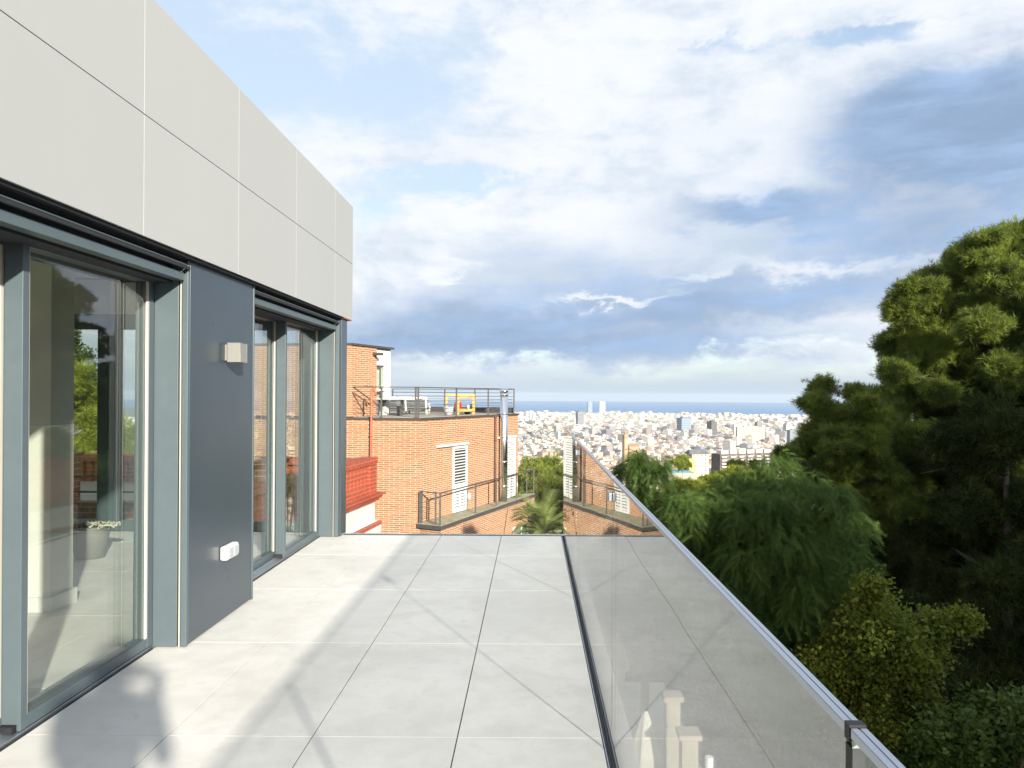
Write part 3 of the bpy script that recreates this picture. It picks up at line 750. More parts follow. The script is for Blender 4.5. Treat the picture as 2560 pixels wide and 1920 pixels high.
w = MB(); w.obox(Vector((b0.x, b0.y, -.86)) + pn * .05, pd * (PL + .04), pn * -.05, Vector((0, 0, .07))); w.obox(Vector((b0.x, b0.y, -1.3)) + pn * .09, pd * (PL + .08), pn * -.09, Vector((0, 0, .437))); w.build('wall_band', ['white'], RT)
w = MB(); w.obox(Vector((b0.x, b0.y, -.858)) + pn * .10, pd * (PL + .09), pn * -.05, Vector((0, 0, .066))); w.build('red_moulding', 'brickred', RT)
w = MB(); c0_ = p0 - pn * .25; c1_ = p0 + pd * (PL - .25) - pn * .25
w.prism([(c0_.x, c0_.y), (c1_.x, c1_.y), (c1_.x + qd.x * 9.2, c1_.y + qd.y * 9.2), (c0_.x + qd.x * 9.2, c0_.y + qd.y * 9.2)], -.43, -.158); w.build('floor', 'rooftile', RT)
for x, y, zt_ in ((-5.85, 9.45, .60), (-4.60, 9.45, .58), (-3.30, 9.6, .52)):
    w = MB(); w.box(x - .15, x + .15, y, y + .3, -.157, zt_); w.box(x - .18, x + .18, y - .03, y + .33, zt_, zt_ + .05); w.build('pillar', 'brickdk', RT)
w = MB(); w.box(-8.8, -6.01, 9.5, 9.7, -.157, .05); w.box(-5.69, -4.76, 9.5, 9.7, -.157, .05); w.box(-4.44, -3.46, 9.5, 9.7, -.157, .05); w.build('low_wall', 'brickdk', RT)
w = MB()
for z in (.17, .36): w.tube([(-8.8, 9.6, z), (-3.46, 9.6, z)], .014, 6)
w.build('rail', 'dkmetal', RT)
w = MB(); w.prism([(-9, 7.95), (-2.35, 7.95), (-2.35, 15.5), (-9, 16.5)], -3.3, -1.55); w.build('lower_roof', 'pinkroof', RT)

# ================================================================== lower garden seen through the glass
m = MB(); m.box(.55, 3.6, 4.5, 21, -6.6, -6.402); tag(m.build('garden_path', 'patio'), kind='structure')
def parasol(x, y, zb, h_, w_, label):
    P_ = thing('closed_parasol', label, 'parasol', (x, y, zb))
    m = MB(); m.tube([(x, y, zb), (x, y, zb + h_)], .024, 10); m.build('pole', 'alu', P_)
    m = MB(); n = 16; prof = [(.35, .13), (.45, .155), (.62, .165), (.66, w_ * .62), (.72, w_ * .60), (.88, w_ * .33), (.985, .05), (1.0, .02)]
    rings = []
    for f_, r_ in prof:
        rings.append([(x + r_ * (1 + .16 * (k % 2)) * math.cos(2 * math.pi * k / n), y + r_ * (1 + .16 * (k % 2)) * math.sin(2 * math.pi * k / n), zb + h_ * f_) for k in range(n)])
    for a, b_ in zip(rings[:-1], rings[1:]):
        for k in range(n): m.face([a[k], a[(k + 1) % n], b_[(k + 1) % n], b_[k]])
    m.build('canopy', 'canvas', P_)
    m = MB(); m.lathe((x, y, zb), [(0, .25), (.05, .25), (.07, .05), (.3, .03)], 16); m.build('base', 'potgrey', P_)
parasol(1.93, 13.0, -6.4, 2.5, .40, 'closed cream parasol nearest the glass in the garden below')
parasol(2.05, 18.2, -6.6, 2.4, .40, 'closed cream parasol farther down the garden, half hidden behind the channel')
def gate_pillar(x, y, zb, h_, w_, label):
    P_ = thing('garden_pillar', label, 'pillar', (x, y, zb))
    m = MB(); m.box(x - w_ / 2, x + w_ / 2, y - w_ / 2, y + w_ / 2, zb, zb + h_); m.build('shaft', 'cream', P_, bevel=.01)
    m = MB(); m.box(x - w_ / 2 - .05, x + w_ / 2 + .05, y - w_ / 2 - .05, y + w_ / 2 + .05, zb + h_ + .001, zb + h_ + .09); m.build('cap', 'creamcap', P_, bevel=.01)
gate_pillar(2.42, 13.2, -6.4, 2.62, .24, 'taller cream garden pillar beside the closed parasol')
gate_pillar(2.50, 12.2, -6.4, 2.42, .26, 'shorter cream garden pillar with a flat brown cap')
m = MB(); fx, fy = 2.78, 12.0
m.tube([(fx, fy, -6.4), (fx, fy, -4.20)], .06, 16)
for z in (-4.33, -4.28, -4.23): m.tube([(fx, fy, z), (fx, fy, z + .015)], .068, 16)
tag(m.build('vent_pipe', 'sockw'), 'white ribbed vent pipe standing beside the garden pillars', 'vent pipe')
# ================================================================== ground, sea, hills
PR = [(0, -8.5), (12, -9.2), (24, -10.5), (40, -14.5), (70, -21), (120, -33), (220, -52), (400, -76), (800, -106), (1400, -130), (2200, -150), (4500, -192), (8450, -222), (8700, -226), (9200, -240)]
def ground(x, y):
    r_ = np.hypot(x, y); z = np.interp(r_, [p[0] for p in PR], [p[1] for p in PR])
    back = np.clip(-y / np.maximum(r_, 1e-6), 0, 1); z = z * (1 - back) + (-7.5 + .02 * np.minimum(r_, 400)) * back
    side = np.clip((np.abs(x) / np.maximum(r_, 1e-6) - .5) / .5, 0, 1) * np.clip((r_ - 300) / 2500, 0, 1)
    z = z + side * 35
    hill = np.clip((x - 22) / 26, 0, 1) ** 2 * np.clip((y - 45) / 30, 0, 1) * np.clip((170 - y) / 60, 0, 1) * np.clip((90 - x) / 20, 0, 1) * 22
    z = z + hill
    return z + .35 * np.sin(x * .31 + 1.3 * np.sin(y * .17)) * np.clip(r_ / 30, 0, 1)
def mat_ground():
    m = newmat('hillside_ground'); co = pos()
    n = noise(co, .02, 6, .6); n2 = noise(co, .6, 4, .6)
    col = mixc(ramp(n, .4, .6), (.045, .050, .022), (.085, .075, .045)); col = mixc(ramp(n2, .4, .7) * .5, col, (.035, .045, .016))
    out_shader(principled(col, .95, 0, .1)); return m
M['ground'] = mat_ground()
rr = np.concatenate([[1.0], np.geomspace(3, 9200, 95)]); aa = np.linspace(-math.pi, math.pi, 145)
gx = np.outer(rr, np.sin(aa)); gy = np.outer(rr, np.cos(aa)); gz = ground(gx, gy)
V_ = np.stack([gx, gy, gz], -1).reshape(-1, 3); na = len(aa)
idx = np.arange(len(rr) * na).reshape(len(rr), na)
q_ = np.stack([idx[:-1, :-1], idx[1:, :-1], idx[1:, 1:], idx[:-1, 1:]], -1).reshape(-1, 4)
tag(np_mesh('ground', V_, q_, 'ground'), kind='structure')
def mat_sea():
    m = newmat('sea_water'); co = pos()
    sp = G.t.nodes.new('ShaderNodeSeparateXYZ'); G.t.links.new(co.s, sp.inputs[0])
    n = noise(combine(G(sp.outputs[0]) * .0004, G(sp.outputs[1]) * .0022), 1.0, 5, .6)
    out_shader(principled(mixc(ramp(n, .3, .7), (.062, .165, .33), (.085, .205, .38)), .75, 0, .12)); return m
M['sea'] = mat_sea()
rs_ = np.array([7000., 25200.]); ab = np.linspace(-math.pi, math.pi, 361)
V_ = np.stack([np.outer(rs_, np.sin(ab)), np.outer(rs_, np.cos(ab)), np.full((2, 361), -224.6)], -1).reshape(-1, 3)
idx = np.arange(722).reshape(2, 361); q_ = np.stack([idx[0, :-1], idx[1, :-1], idx[1, 1:], idx[0, 1:]], -1)
tag(np_mesh('sea', V_, q_, 'sea'), kind='structure')
# hills along the coast to the north
hx = []; hq = []
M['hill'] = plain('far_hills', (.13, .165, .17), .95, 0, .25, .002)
nh = 60; base = []
for k in range(nh):
    a = R(-62 + 36 * k / (nh - 1)); t = k / (nh - 1)
    top = -165 + 115 * (math.sin(t * 3.14) ** .7) * (.75 + .25 * math.sin(k * .55) + .1 * math.sin(k * 1.7)) * (1 - .5 * t)
    for r_, z in ((6000, -215), (7200, (top - 215) / 2), (8400, top), (9500, -230)): base.append((r_ * math.sin(a), r_ * math.cos(a), z))
idx = np.arange(nh * 4).reshape(nh, 4); q_ = np.stack([idx[:-1, :-1], idx[1:, :-1], idx[1:, 1:], idx[:-1, 1:]], -1).reshape(-1, 4)
tag(np_mesh('hills', np.array(base), q_, 'hill'), kind='structure')

# ================================================================== city
def mat_city():
    m = newmat('city_walls'); t = G.t
    at = t.nodes.new('ShaderNodeAttribute'); at.attribute_name = 'paint'
    g = t.nodes.new('ShaderNodeNewGeometry'); c = t.nodes.new('ShaderNodeVectorMath'); c.operation = 'CROSS_PRODUCT'
    t.links.new(g.outputs['True Normal'], c.inputs[0]); c.inputs[1].default_value = (0, 0, 1)
    d = t.nodes.new('ShaderNodeVectorMath'); d.operation = 'DOT_PRODUCT'; t.links.new(c.outputs[0], d.inputs[0]); t.links.new(g.outputs['Position'], d.inputs[1])
    sp = t.nodes.new('ShaderNodeSeparateXYZ'); t.links.new(g.outputs['Position'], sp.inputs[0])
    fh = G.math('FRACT', G(d.outputs['Value']) / 3.3); fz = G.math('FRACT', G(sp.outputs[2]) / 3.1)
    win = G.math('LESS_THAN', G.math('ABSOLUTE', fh - .5), .20) * G.math('LESS_THAN', G.math('ABSOLUTE', fz - .5), .26) * G(at.outputs['Alpha'])
    n = noise(G(g.outputs['Position']), .15, 4, .6)
    col = mixc(ramp(n, .35, .7) * .25, G(at.outputs['Color']), (.34, .30, .25))
    col = mixc(win * .85, col, (.07, .075, .085))
    out_shader(principled(col, .8, 0, .3)); return m
M['city'] = mat_city()
class CB:
    def __init__(s): s.v = []; s.f = []; s.c = []
    def quad(s, p, c, w=0.0):
        i = len(s.v); s.v += p; s.f.append(tuple(range(i, i + len(p)))); s.c.append((*c, w))
    def block(s, cx, cy_, ang, w, d, z0, z1, wc, rc, win=1.0, top=True):
        ca, sa = math.cos(ang), math.sin(ang)
        P_ = [(cx + x * ca - y * sa, cy_ + x * sa + y * ca) for x, y in ((-w / 2, -d / 2), (w / 2, -d / 2), (w / 2, d / 2), (-w / 2, d / 2))]
        for i in range(4):
            a, b_ = P_[i], P_[(i + 1) % 4]; s.quad([(*a, z0), (*b_, z0), (*b_, z1), (*a, z1)], wc, win)
        if top: s.quad([(*p, z1) for p in P_], rc)
        return P_
    def hip(s, cx, cy_, ang, w, d, z, hh, rc, ridge=.5, over=.5):
        ca, sa = math.cos(ang), math.sin(ang); T_ = lambda x, y, zz: (cx + x * ca - y * sa, cy_ + x * sa + y * ca, zz)
        W, D_ = w / 2 + over, d / 2 + over; rx = W * ridge
        a, b_, c, e_ = T_(-W, -D_, z), T_(W, -D_, z), T_(W, D_, z), T_(-W, D_, z); r1, r2 = T_(-rx, 0, z + hh), T_(rx, 0, z + hh)
        s.quad([a, b_, r2, r1], rc); s.quad([c, e_, r1, r2], rc); s.quad([b_, c, r2], rc); s.quad([e_, a, r1], rc)
        s.quad([e_, c, b_, a], tint(rc, .8))
    def local(s, o): s.v = [(x - o[0], y - o[1], z - o[2]) for x, y, z in s.v]
    def build(s, name, loc=(0, 0, 0), parent=None, mat='city'):
        me = bpy.data.meshes.new(name); s.local(loc); me.from_pydata(s.v, [], s.f); me.materials.append(M[mat])
        a = me.attributes.new('paint', 'FLOAT_COLOR', 'FACE'); a.data.foreach_set('color', np.array(s.c, dtype=np.float32).ravel())
        o = bpy.data.objects.new(name, me); COL.objects.link(o); o.location = loc
        if parent is not None: o.parent = parent; o.matrix_parent_inverse = Matrix.Translation(parent.location).inverted()
        return o
WHITES = [(.62, .60, .55), (.58, .54, .46), (.66, .62, .56), (.52, .50, .47), (.60, .50, .38), (.55, .44, .33), (.46, .38, .32), (.64, .60, .50)]
WARM = [(.60, .46, .30), (.62, .52, .30), (.52, .33, .22), (.44, .24, .16), (.64, .54, .40)]
ROOFS = [(.38, .21, .14), (.42, .27, .19), (.32, .19, .14)]
FLATS = [(.46, .42, .38), (.40, .34, .29), (.36, .28, .23), (.50, .48, .45), (.30, .29, .28)]
GREYS = [(.24, .24, .26), (.32, .30, .30), (.17, .155, .165), (.40, .38, .37), (.26, .20, .18)]
rb = random.Random(5)
def city_building(cb, x, y, zg, ang, w, d, h, kind, wc, rc, detail):
    z0, z1 = zg - 12, zg + h
    cb.block(x, y, ang, w, d, z0, z1, wc, rc)
    ca, sa = math.cos(ang), math.sin(ang)
    if kind == 'hip': cb.hip(x, y, ang, w, d, z1, min(w, d) * .22, rc, rb.uniform(.2, .6))
    else:
        k = rb.uniform(.25, .5); ox, oy = rb.uniform(-.2, .2) * w, rb.uniform(-.1, .25) * d
        cb.block(x + ox * ca - oy * sa, y + ox * sa + oy * ca, ang, w * k, d * k, z1 - .2, z1 + rb.uniform(2, 3.2), tint(wc, rb.uniform(.85, 1.05)), rc, 0)
        if detail:
            for sx, sy, ww, dd in ((0, -.5, w, .3), (0, .5, w, .3), (-.5, 0, .3, d), (.5, 0, .3, d)):
                px, py = sx * (w - .3), sy * (d - .3); cb.block(x + px * ca - py * sa, y + px * sa + py * ca, ang, ww, dd, z1 - .1, z1 + .9, wc, wc, 0)
            ox, oy = rb.uniform(-.3, .3) * w, -.2 * d; cb.block(x + ox * ca - oy * sa, y + ox * sa + oy * ca, ang, 1.6, 1.6, z1 - .2, z1 + 1.6, (.6, .58, .55), (.3, .3, .3), 0)
    if detail and kind != 'house':
        nfl = int(h / 3.1)
        if kind == 'balcony':
            for f_ in range(1, nfl + 1):
                z = math.floor(z1 / 3.1) * 3.1 - (nfl - f_) * 3.1
                if z > z1 - 1 or z < zg: continue
                for s_ in (-.26, .26):
                    ox, oy = s_ * w, -d / 2 - .55; cb.block(x + ox * ca - oy * sa, y + ox * sa + oy * ca, ang, w * .34, 1.1, z - .1, z + .95, tint(wc, 1.06), tint(wc, .7), 0)
                    ox, oy = s_ * w, -d / 2 - .02; cb.block(x + ox * ca - oy * sa, y + ox * sa + oy * ca, ang, w * .30, .1, z + .9, z + 2.5, (.10, .09, .09), (.1, .1, .1), 0)
def exclude(x, y):
    u = x / y; r_ = math.hypot(x, y)
    if .195 < u < .345 and 640 < r_ < 850: return True
    if .185 < u < .24 and 560 < r_ < 760: return True
    return False
cells = []
for cell, r0, r1, u0, u1 in ((21, 400, 1500, -.05, .40),):
    y = r0 * .9
    while y < r1:
        x = u0 * y
        while x < u1 * y:
            px, py = x + rb.uniform(-4, 4), y + rb.uniform(-4, 4); r_ = math.hypot(px, py)
            if r0 < r_ < r1 and not exclude(px, py) and rb.random() < (.60 if r_ < 600 else .84): cells.append((r_, px, py))
            x += cell
        y += cell
cells.sort()
individual, rest = [], []
for r_, x, y in cells:
    u = x / y
    (individual if len(individual) < 262 and -.02 < u < .36 else rest).append((r_, x, y))
kinds = {
 'hipw': ('cream city house under an orange tiled hip roof, among the roofs below the hill', 'house', 'tiled roof houses in the city'),
 'hipo': ('ochre city house under an orange tiled hip roof, among the roofs below the hill', 'house', 'ochre tiled roof houses in the city'),
 'flatw': ('white flat roofed city building with rows of windows, below the hill', 'building', 'white flat roofed buildings in the city'),
 'flato': ('ochre flat roofed city building with rows of windows, below the hill', 'building', 'ochre flat roofed buildings in the city'),
 'balcony': ('pale apartment block with stacked balconies, in the city below the hill', 'apartment block', 'pale balcony blocks in the city'),
 'flatg': ('grey flat roofed city building with rows of windows, below the hill', 'building', 'grey flat roofed buildings in the city'),
}
for r_, x, y in individual:
    k = rb.choices(list(kinds), [3, 2, 4, 2, 3, 1.2])[0]
    ang = .35 + .5 * math.sin(x * .006 + 1) * math.sin(y * .005) + rb.choice([0, 0, math.pi / 2])
    zg = float(ground(x, y)); tall = rb.uniform(8, 13) if k.startswith('hip') else rb.uniform(9, 21)
    w_, d_ = rb.uniform(12, 22), rb.uniform(10, 17)
    if k in ('balcony', 'flatw', 'flatg') and r_ < 900: w_ *= 1.35; tall *= 1.15
    wc = rb.choice(WARM if k.endswith('o') else GREYS if k == 'flatg' else WHITES); rc = rb.choice(ROOFS if k.startswith('hip') else FLATS)
    cb = CB(); city_building(cb, x, y, zg, ang, w_, d_, tall, 'hip' if k.startswith('hip') else 'balcony' if k == 'balcony' else 'flat', wc, rc, True)
    lb, cat, gr = kinds[k]
    tag(cb.build('city_building', (x, y, zg)), lb, cat, gr)
big_ = CB()
for r_, x, y in rest:
    k = rb.random(); ang = .35 + .5 * math.sin(x * .006 + 1) * math.sin(y * .005)
    city_building(big_, x, y, float(ground(x, y)), ang, rb.uniform(11, 19), rb.uniform(10, 16), rb.uniform(8, 19), 'hip' if k < .4 else 'flat', rb.choice(WHITES + WARM), rb.choice(ROOFS if k < .6 else FLATS), False)
def fill(r0, r1, u0, u1, cell, hmin, hmax, pal, roofs, hipk, skip):
    y = r0 * .8
    while y < r1:
        x = u0 * y
        while x < u1 * y:
            px, py = x + rb.uniform(-.3, .3) * cell, y + rb.uniform(-.3, .3) * cell; r_ = math.hypot(px, py)
            x += cell
            if not r0 <= r_ < r1 or rb.random() < skip: continue
            a = .6 + .2 * math.sin(px * .002); zg = float(ground(px, py)); hp = rb.random() < hipk
            big = rb.random() < .06
            city_building(big_, px, py, zg, a, cell * rb.uniform(.5, .95), cell * rb.uniform(.45, .8), rb.uniform(hmin, hmax) * (1.7 if big else 1), 'hip' if hp else 'flat', rb.choice(pal), rb.choice(ROOFS if hp else roofs), False)
        y += cell
fill(1500, 2300, -.06, .42, 27, 10, 24, WHITES + GREYS[:2] + GREYS[3:4], FLATS, .18, .12)
fill(2300, 3300, -.06, .42, 34, 12, 26, GREYS + WHITES[2:6] + GREYS[:2], FLATS, .04, .08)  # greyer palette puts a cloud's shadow over this belt into the colour
fill(3300, 5200, -.06, .42, 44, 14, 28, WHITES + WHITES + GREYS, FLATS, .05, .06)
fill(5200, 8380, -.08, .44, 58, 14, 30, WHITES, FLATS[:2] + FLATS[3:4], 0, .05)
fill(500, 1800, -.75, -.05, 40, 9, 20, WHITES + WARM, FLATS + ROOFS, .4, .35)
fill(1800, 6500, -.75, -.08, 85, 14, 26, WHITES, FLATS, 0, .15)
fill(700, 3000, .40, .95, 60, 10, 22, WHITES, FLATS + ROOFS, .2, .3)
fill(3000, 7500, .42, .95, 110, 14, 26, WHITES, FLATS, 0, .2)
tag(big_.build('city_blocks'), 'dense sunlit city of countless low blocks stretching down to the sea', 'city', kind='stuff')

# ---- landmark buildings one can point at
def at_bearing(xv, r_):
    u = (xv - 1150) / 1668; y = r_ / math.sqrt(1 + u * u); return u * y, y
def ztop(yv, r_): return EYE + (851 - yv) / 1668 * r_
def tower(name, label, cat, xv0, xv1, ytop, r_, d, wc, rc, ang=0.0, win=1.0, group=None, crown=None, stripes=None):
    x, y = at_bearing((xv0 + xv1) / 2, r_); w_ = (xv1 - xv0) / 1668 * y; zt_ = ztop(ytop, r_); zg = float(ground(x, y)) - 5
    T_ = thing(name, label, cat, (x, y, zg), group)
    cb = CB(); cb.block(x, y, ang, w_, d, zg, zt_, wc, rc, win); cb.build('wall', (x, y, zg), T_)
    if stripes:
        cb = CB(); n = int((zt_ - zg) / 7)
        for k in range(n): cb.block(x, y, ang, w_ + 1.0, d + 1.0, zg + k * 7 + 3, zg + k * 7 + 5.2, stripes, stripes, 0)
        cb.build('floor_bands', (x, y, zg), T_)
    cb = CB(); cb.block(x, y, ang, w_ * (crown or .5), d * .5, zt_ + .05, zt_ + max(3, (zt_ - zg) * .05), tint(wc, .9), rc, 0); cb.build('roof_plant', (x, y, zg), T_)
    return T_
tower('skyscraper', 'grey glass skyscraper, darker one of the twin towers standing at the sea', 'skyscraper', 1270, 1279, 868, 8250, 42, (.24, .28, .33), (.3, .3, .32), .1, 0, crown=.8, stripes=(.17, .20, .24))
tower('skyscraper', 'white skyscraper, brighter one of the twin towers standing at the sea', 'skyscraper', 1295, 1306.5, 867.5, 8150, 46, (.66, .67, .68), (.6, .6, .6), .1, 0, crown=.8, stripes=(.5, .52, .54))
tower('office_tower', 'dark striped tower with white edges in front of the twin skyscrapers', 'tower', 1246, 1260, 888, 4200, 30, (.10, .11, .14), (.3, .3, .3), .3, 0, stripes=(.28, .28, .30))
tower('office_tower', 'grey and white slab tower near the brick house roof corner', 'tower', 1143, 1149, 891, 4600, 20, (.30, .31, .34), (.4, .4, .4), .2, 0, group=None)
tower('office_tower', 'white slab tower standing close beside the grey and white slab', 'tower', 1150.5, 1157, 892, 4500, 20, (.62, .62, .60), (.4, .4, .4), .2, 1)
tower('office_tower', 'blue glass office tower with pale floor bands, tallest of the middle city', 'tower', 1466, 1489, 899.5, 3250, 40, (.13, .18, .24), (.2, .22, .25), .35, 0, stripes=(.26, .32, .37))
tower('office_tower', 'dark brown cube shaped office tower right of the blue glass tower', 'tower', 1530.5, 1546, 906, 3000, 26, (.07, .065, .065), (.1, .1, .1), .5, 0, stripes=(.10, .095, .09))
tower('hospital_block', 'long beige hospital like slab with window bands, widest building of the middle city', 'building', 1592, 1650, 917, 2500, 34, (.40, .38, .32), (.35, .33, .3), -.12, 1, stripes=(.48, .46, .40))
tower('office_tower', 'pale slab with white bands behind the long beige slab', 'building', 1585, 1612, 912, 2800, 26, (.50, .50, .50), (.4, .4, .4), -.1, 1)
tower('office_tower', 'grey tower with rooftop crown behind the long beige slab', 'tower', 1633, 1645, 906, 3000, 24, (.20, .20, .21), (.3, .3, .3), .1, 1)
tower('apartment_tower', 'stepped white apartment tower with balconies close to the dark pine', 'tower', 1695, 1708, 910, 2700, 22, (.52, .50, .46), (.4, .4, .4), .2, 1, stripes=(.60, .58, .54))
tower('port_tower', 'tall white port tower block beside the dark pine at the sea', 'tower', 1735, 1744, 893, 7600, 30, (.66, .65, .62), (.5, .5, .5), 0, 1)
tower('grey_block', 'dull teal grey office block at the pine edge', 'building', 1703, 1726, 921, 2300, 22, (.20, .24, .26), (.3, .3, .3), .1, 1)
tower('white_block', 'plain bright white block standing clear in the middle of the city', 'building', 1353, 1368, 913, 4000, 22, (.70, .69, .67), (.5, .5, .5), .3, 0)
tower('white_block', 'white office block with blue grey side behind the balustrade tip', 'building', 1348, 1362, 945, 1900, 14, (.62, .60, .56), (.45, .45, .45), .3, 1)
tower('round_tower', 'slim pale towers with spire shaped top on the sea front', 'tower', 1427, 1432, 890, 8000, 20, (.34, .40, .45), (.4, .4, .4), 0, 0)
# church tower
x, y = at_bearing(1351, 1150); zg = float(ground(x, y)) - 4; zt_ = ztop(937, 1150)
CH = thing('church_tower', 'tan brick church tower with arched belfry openings rising above the near roofs', 'church', (x, y, zg))
cb = CB(); cb.block(x, y, .5, 6.4, 6.4, zg, zt_, (.42, .28, .17), (.42, .30, .2), 0); cb.build('tower', (x, y, zg), CH)
cb = CB(); cb.hip(x, y, .5, 6.4, 6.4, zt_ + .05, 2.0, (.40, .22, .13), 0, .4); cb.build('roof', (x, y, zg), CH)
cb = CB(); ca, sa = math.cos(.5), math.sin(.5)
for s_ in (-1.2, 1.2): cb.block(x + s_ * ca + 3.25 * sa, y + s_ * sa - 3.25 * ca, .5, 1.2, .2, zt_ - 6, zt_ - 2.2, (.07, .06, .05), (.07, .06, .05), 0)
cb.block(x - 3.25 * ca, y - 3.25 * sa, .5, .2, 1.4, zt_ - 6, zt_ - 2.2, (.07, .06, .05), (.07, .06, .05), 0)
cb.build('belfry_opening', (x, y, zg), CH)
cb = CB(); cb.block(x + 11, y + 5, .5, 18, 10, zg, zt_ - 17, (.42, .27, .17), (.4, .3, .2), 1); cb.hip(x + 11, y + 5, .5, 18, 10, zt_ - 17, 4, (.30, .14, .08), .9, .5); cb.build('nave', (x, y, zg), CH)
# ferris wheel and sail shaped hotel at the port
x, y = at_bearing(1612, 8000); zc = ztop(901, 8000)
FW = thing('ferris_wheel', 'pale ferris wheel standing out against the sea at the port', 'ferris wheel', (x, y, zc - 40))
mb = MB(); mb.tube([(x + 25 * math.cos(a), y, zc + 25 * math.sin(a)) for a in np.linspace(0, 2 * math.pi, 33)], 1.7, 6); mb.build('rim', 'white', FW)
mb = MB()
for k in range(8): a = k * math.pi / 8; mb.bar((x - 25 * math.cos(a), y, zc - 25 * math.sin(a)), (x + 25 * math.cos(a), y, zc + 25 * math.sin(a)), .5)
mb.bar((x, y, zc), (x - 13, y, zc - 38), 2); mb.bar((x, y, zc), (x + 13, y, zc - 38), 2); mb.build('spokes', 'white', FW)
x, y = at_bearing(1632, 8200); zg = -222; zt_ = ztop(894, 8200)
mb = MB(); pts = [(0, -14), (.2, -16), (.5, -16), (.8, -11), (1, 2)]
mb.prism([(x - 14, y), (x + 12, y), (x + 12, y + 20), (x - 14, y + 20)], zg, zg + (zt_ - zg) * .8); mb.prism([(x - 4, y), (x + 12, y), (x + 12, y + 20), (x - 4, y + 20)], zg + (zt_ - zg) * .802, zt_)
tag(mb.build('sail_hotel', 'white'), 'white sail shaped hotel next to the ferris wheel', 'hotel')
x, y = at_bearing(1702, 7800); zt_ = ztop(892, 7800)
CT = thing('cable_car_tower', 'slim lattice cable car tower with a wider cabin top at the port', 'tower', (x, y, -222))
mb = MB(); mb.bar((x - 5, y, -222), (x - 2, y, zt_ - 8), 3); mb.bar((x + 5, y, -222), (x + 2, y, zt_ - 8), 3); mb.build('mast', 'alu', CT)
mb = MB(); mb.prism([(x - 9, y - 6), (x + 9, y - 6), (x + 9, y + 6), (x - 9, y + 6)], zt_ - 8, zt_); mb.build('cabin', 'white', CT)

# ---- long dark apartment block with white balconies
r_ = 740; x0, y0 = at_bearing(1557, r_ - 12); x1, y1 = at_bearing(1668, r_ + 26); dx, dy = x1 - x0, y1 - y0; Lb = math.hypot(dx, dy); ang = math.atan2(dy, dx)
zt_ = ztop(973, r_); zb_ = zt_ - 34; cx_, cy_ = (x0 + x1) / 2, (y0 + y1) / 2
AB = thing('apartment_block', 'long brown apartment block with stacked columns of white balconies', 'apartment block', (cx_, cy_, zb_))
ca, sa = math.cos(ang), math.sin(ang)
def LP(t, off): return x0 + ca * t + sa * off, y0 + sa * t - ca * off
cb = CB(); px, py = LP(Lb / 2, -7); cb.block(px, py, ang, Lb, 13, zb_, zt_, (.085, .062, .055), (.35, .32, .3), 0); cb.build('wall', (cx_, cy_, zb_), AB)
nb2 = 6; pitch = Lb / nb2
for k in range(nb2):
    for f_ in range(10):
        cb = CB(); z = zt_ - 3.4 - f_ * 3.0; t = (k + .36) * pitch
        px, py = LP(t, .55); cb.block(px, py, ang, pitch * .50, 1.5, z, z + 1.25, (.68, .66, .62), (.55, .52, .5), 0); cb.build('balcony', (cx_, cy_, zb_), AB)
    cb = CB(); px, py = LP((k + .42) * pitch, -2.5); cb.block(px, py, ang, pitch * .80, 7, zt_ + .02, zt_ + 3.2, (.62, .58, .50), (.5, .46, .40), 0); cb.build('penthouse', (cx_, cy_, zb_), AB)
    for f_ in range(6):
        cb = CB(); z = zt_ - 3.2 - f_ * 3.0; px, py = LP((k + .86) * pitch, -.43); cb.block(px, py, ang, pitch * .14, .2, z + .3, z + 1.6, (.30, .26, .23), (.2, .2, .2), 0); cb.build('window', (cx_, cy_, zb_), AB)
# ---- yellow block with slate hip roof
r_ = 640; xa, ya = at_bearing(1481, r_); xb_, yb_ = at_bearing(1532, r_ + 8); ang = math.atan2(yb_ - ya, xb_ - xa); Lb = math.hypot(xb_ - xa, yb_ - ya); cx_, cy_ = (xa + xb_) / 2, (ya + yb_) / 2
zt_ = ztop(977, r_); zb_ = zt_ - 26
YB = thing('yellow_apartment_block', 'yellow and cream apartment block with a slate grey mansard roof beside the brown block', 'apartment block', (cx_, cy_, zb_))
ca, sa = math.cos(ang), math.sin(ang); LP2 = lambda t, off: (cx_ + ca * t + sa * off, cy_ + sa * t - ca * off)
cb = CB(); px, py = LP2(3, -6); cb.block(px, py, ang, Lb - 6, 12, zb_, zt_, (.66, .56, .36), (.3, .3, .3), 1); px, py = LP2(-Lb / 2 + 5, -4); cb.block(px, py, ang, 9, 9, zb_, zt_ - 3.5, (.68, .52, .14), (.45, .2, .1), 0); cb.build('wall', (cx_, cy_, zb_), YB)
cb = CB(); px, py = LP2(2, -6); cb.hip(px, py, ang, Lb - 4, 12, zt_ + .03, 3.6, (.10, .11, .13), .75, .5); cb.build('roof', (cx_, cy_, zb_), YB)
for f_ in range(6):
    for t in (-1, 4.2): cb = CB(); px, py = LP2(t, .5); z = zt_ - 2.6 - f_ * 3; cb.block(px, py, ang, 3.6, 1.2, z, z + 1.0, (.70, .66, .58), (.5, .5, .5), 0); cb.build('balcony', (cx_, cy_, zb_), YB)
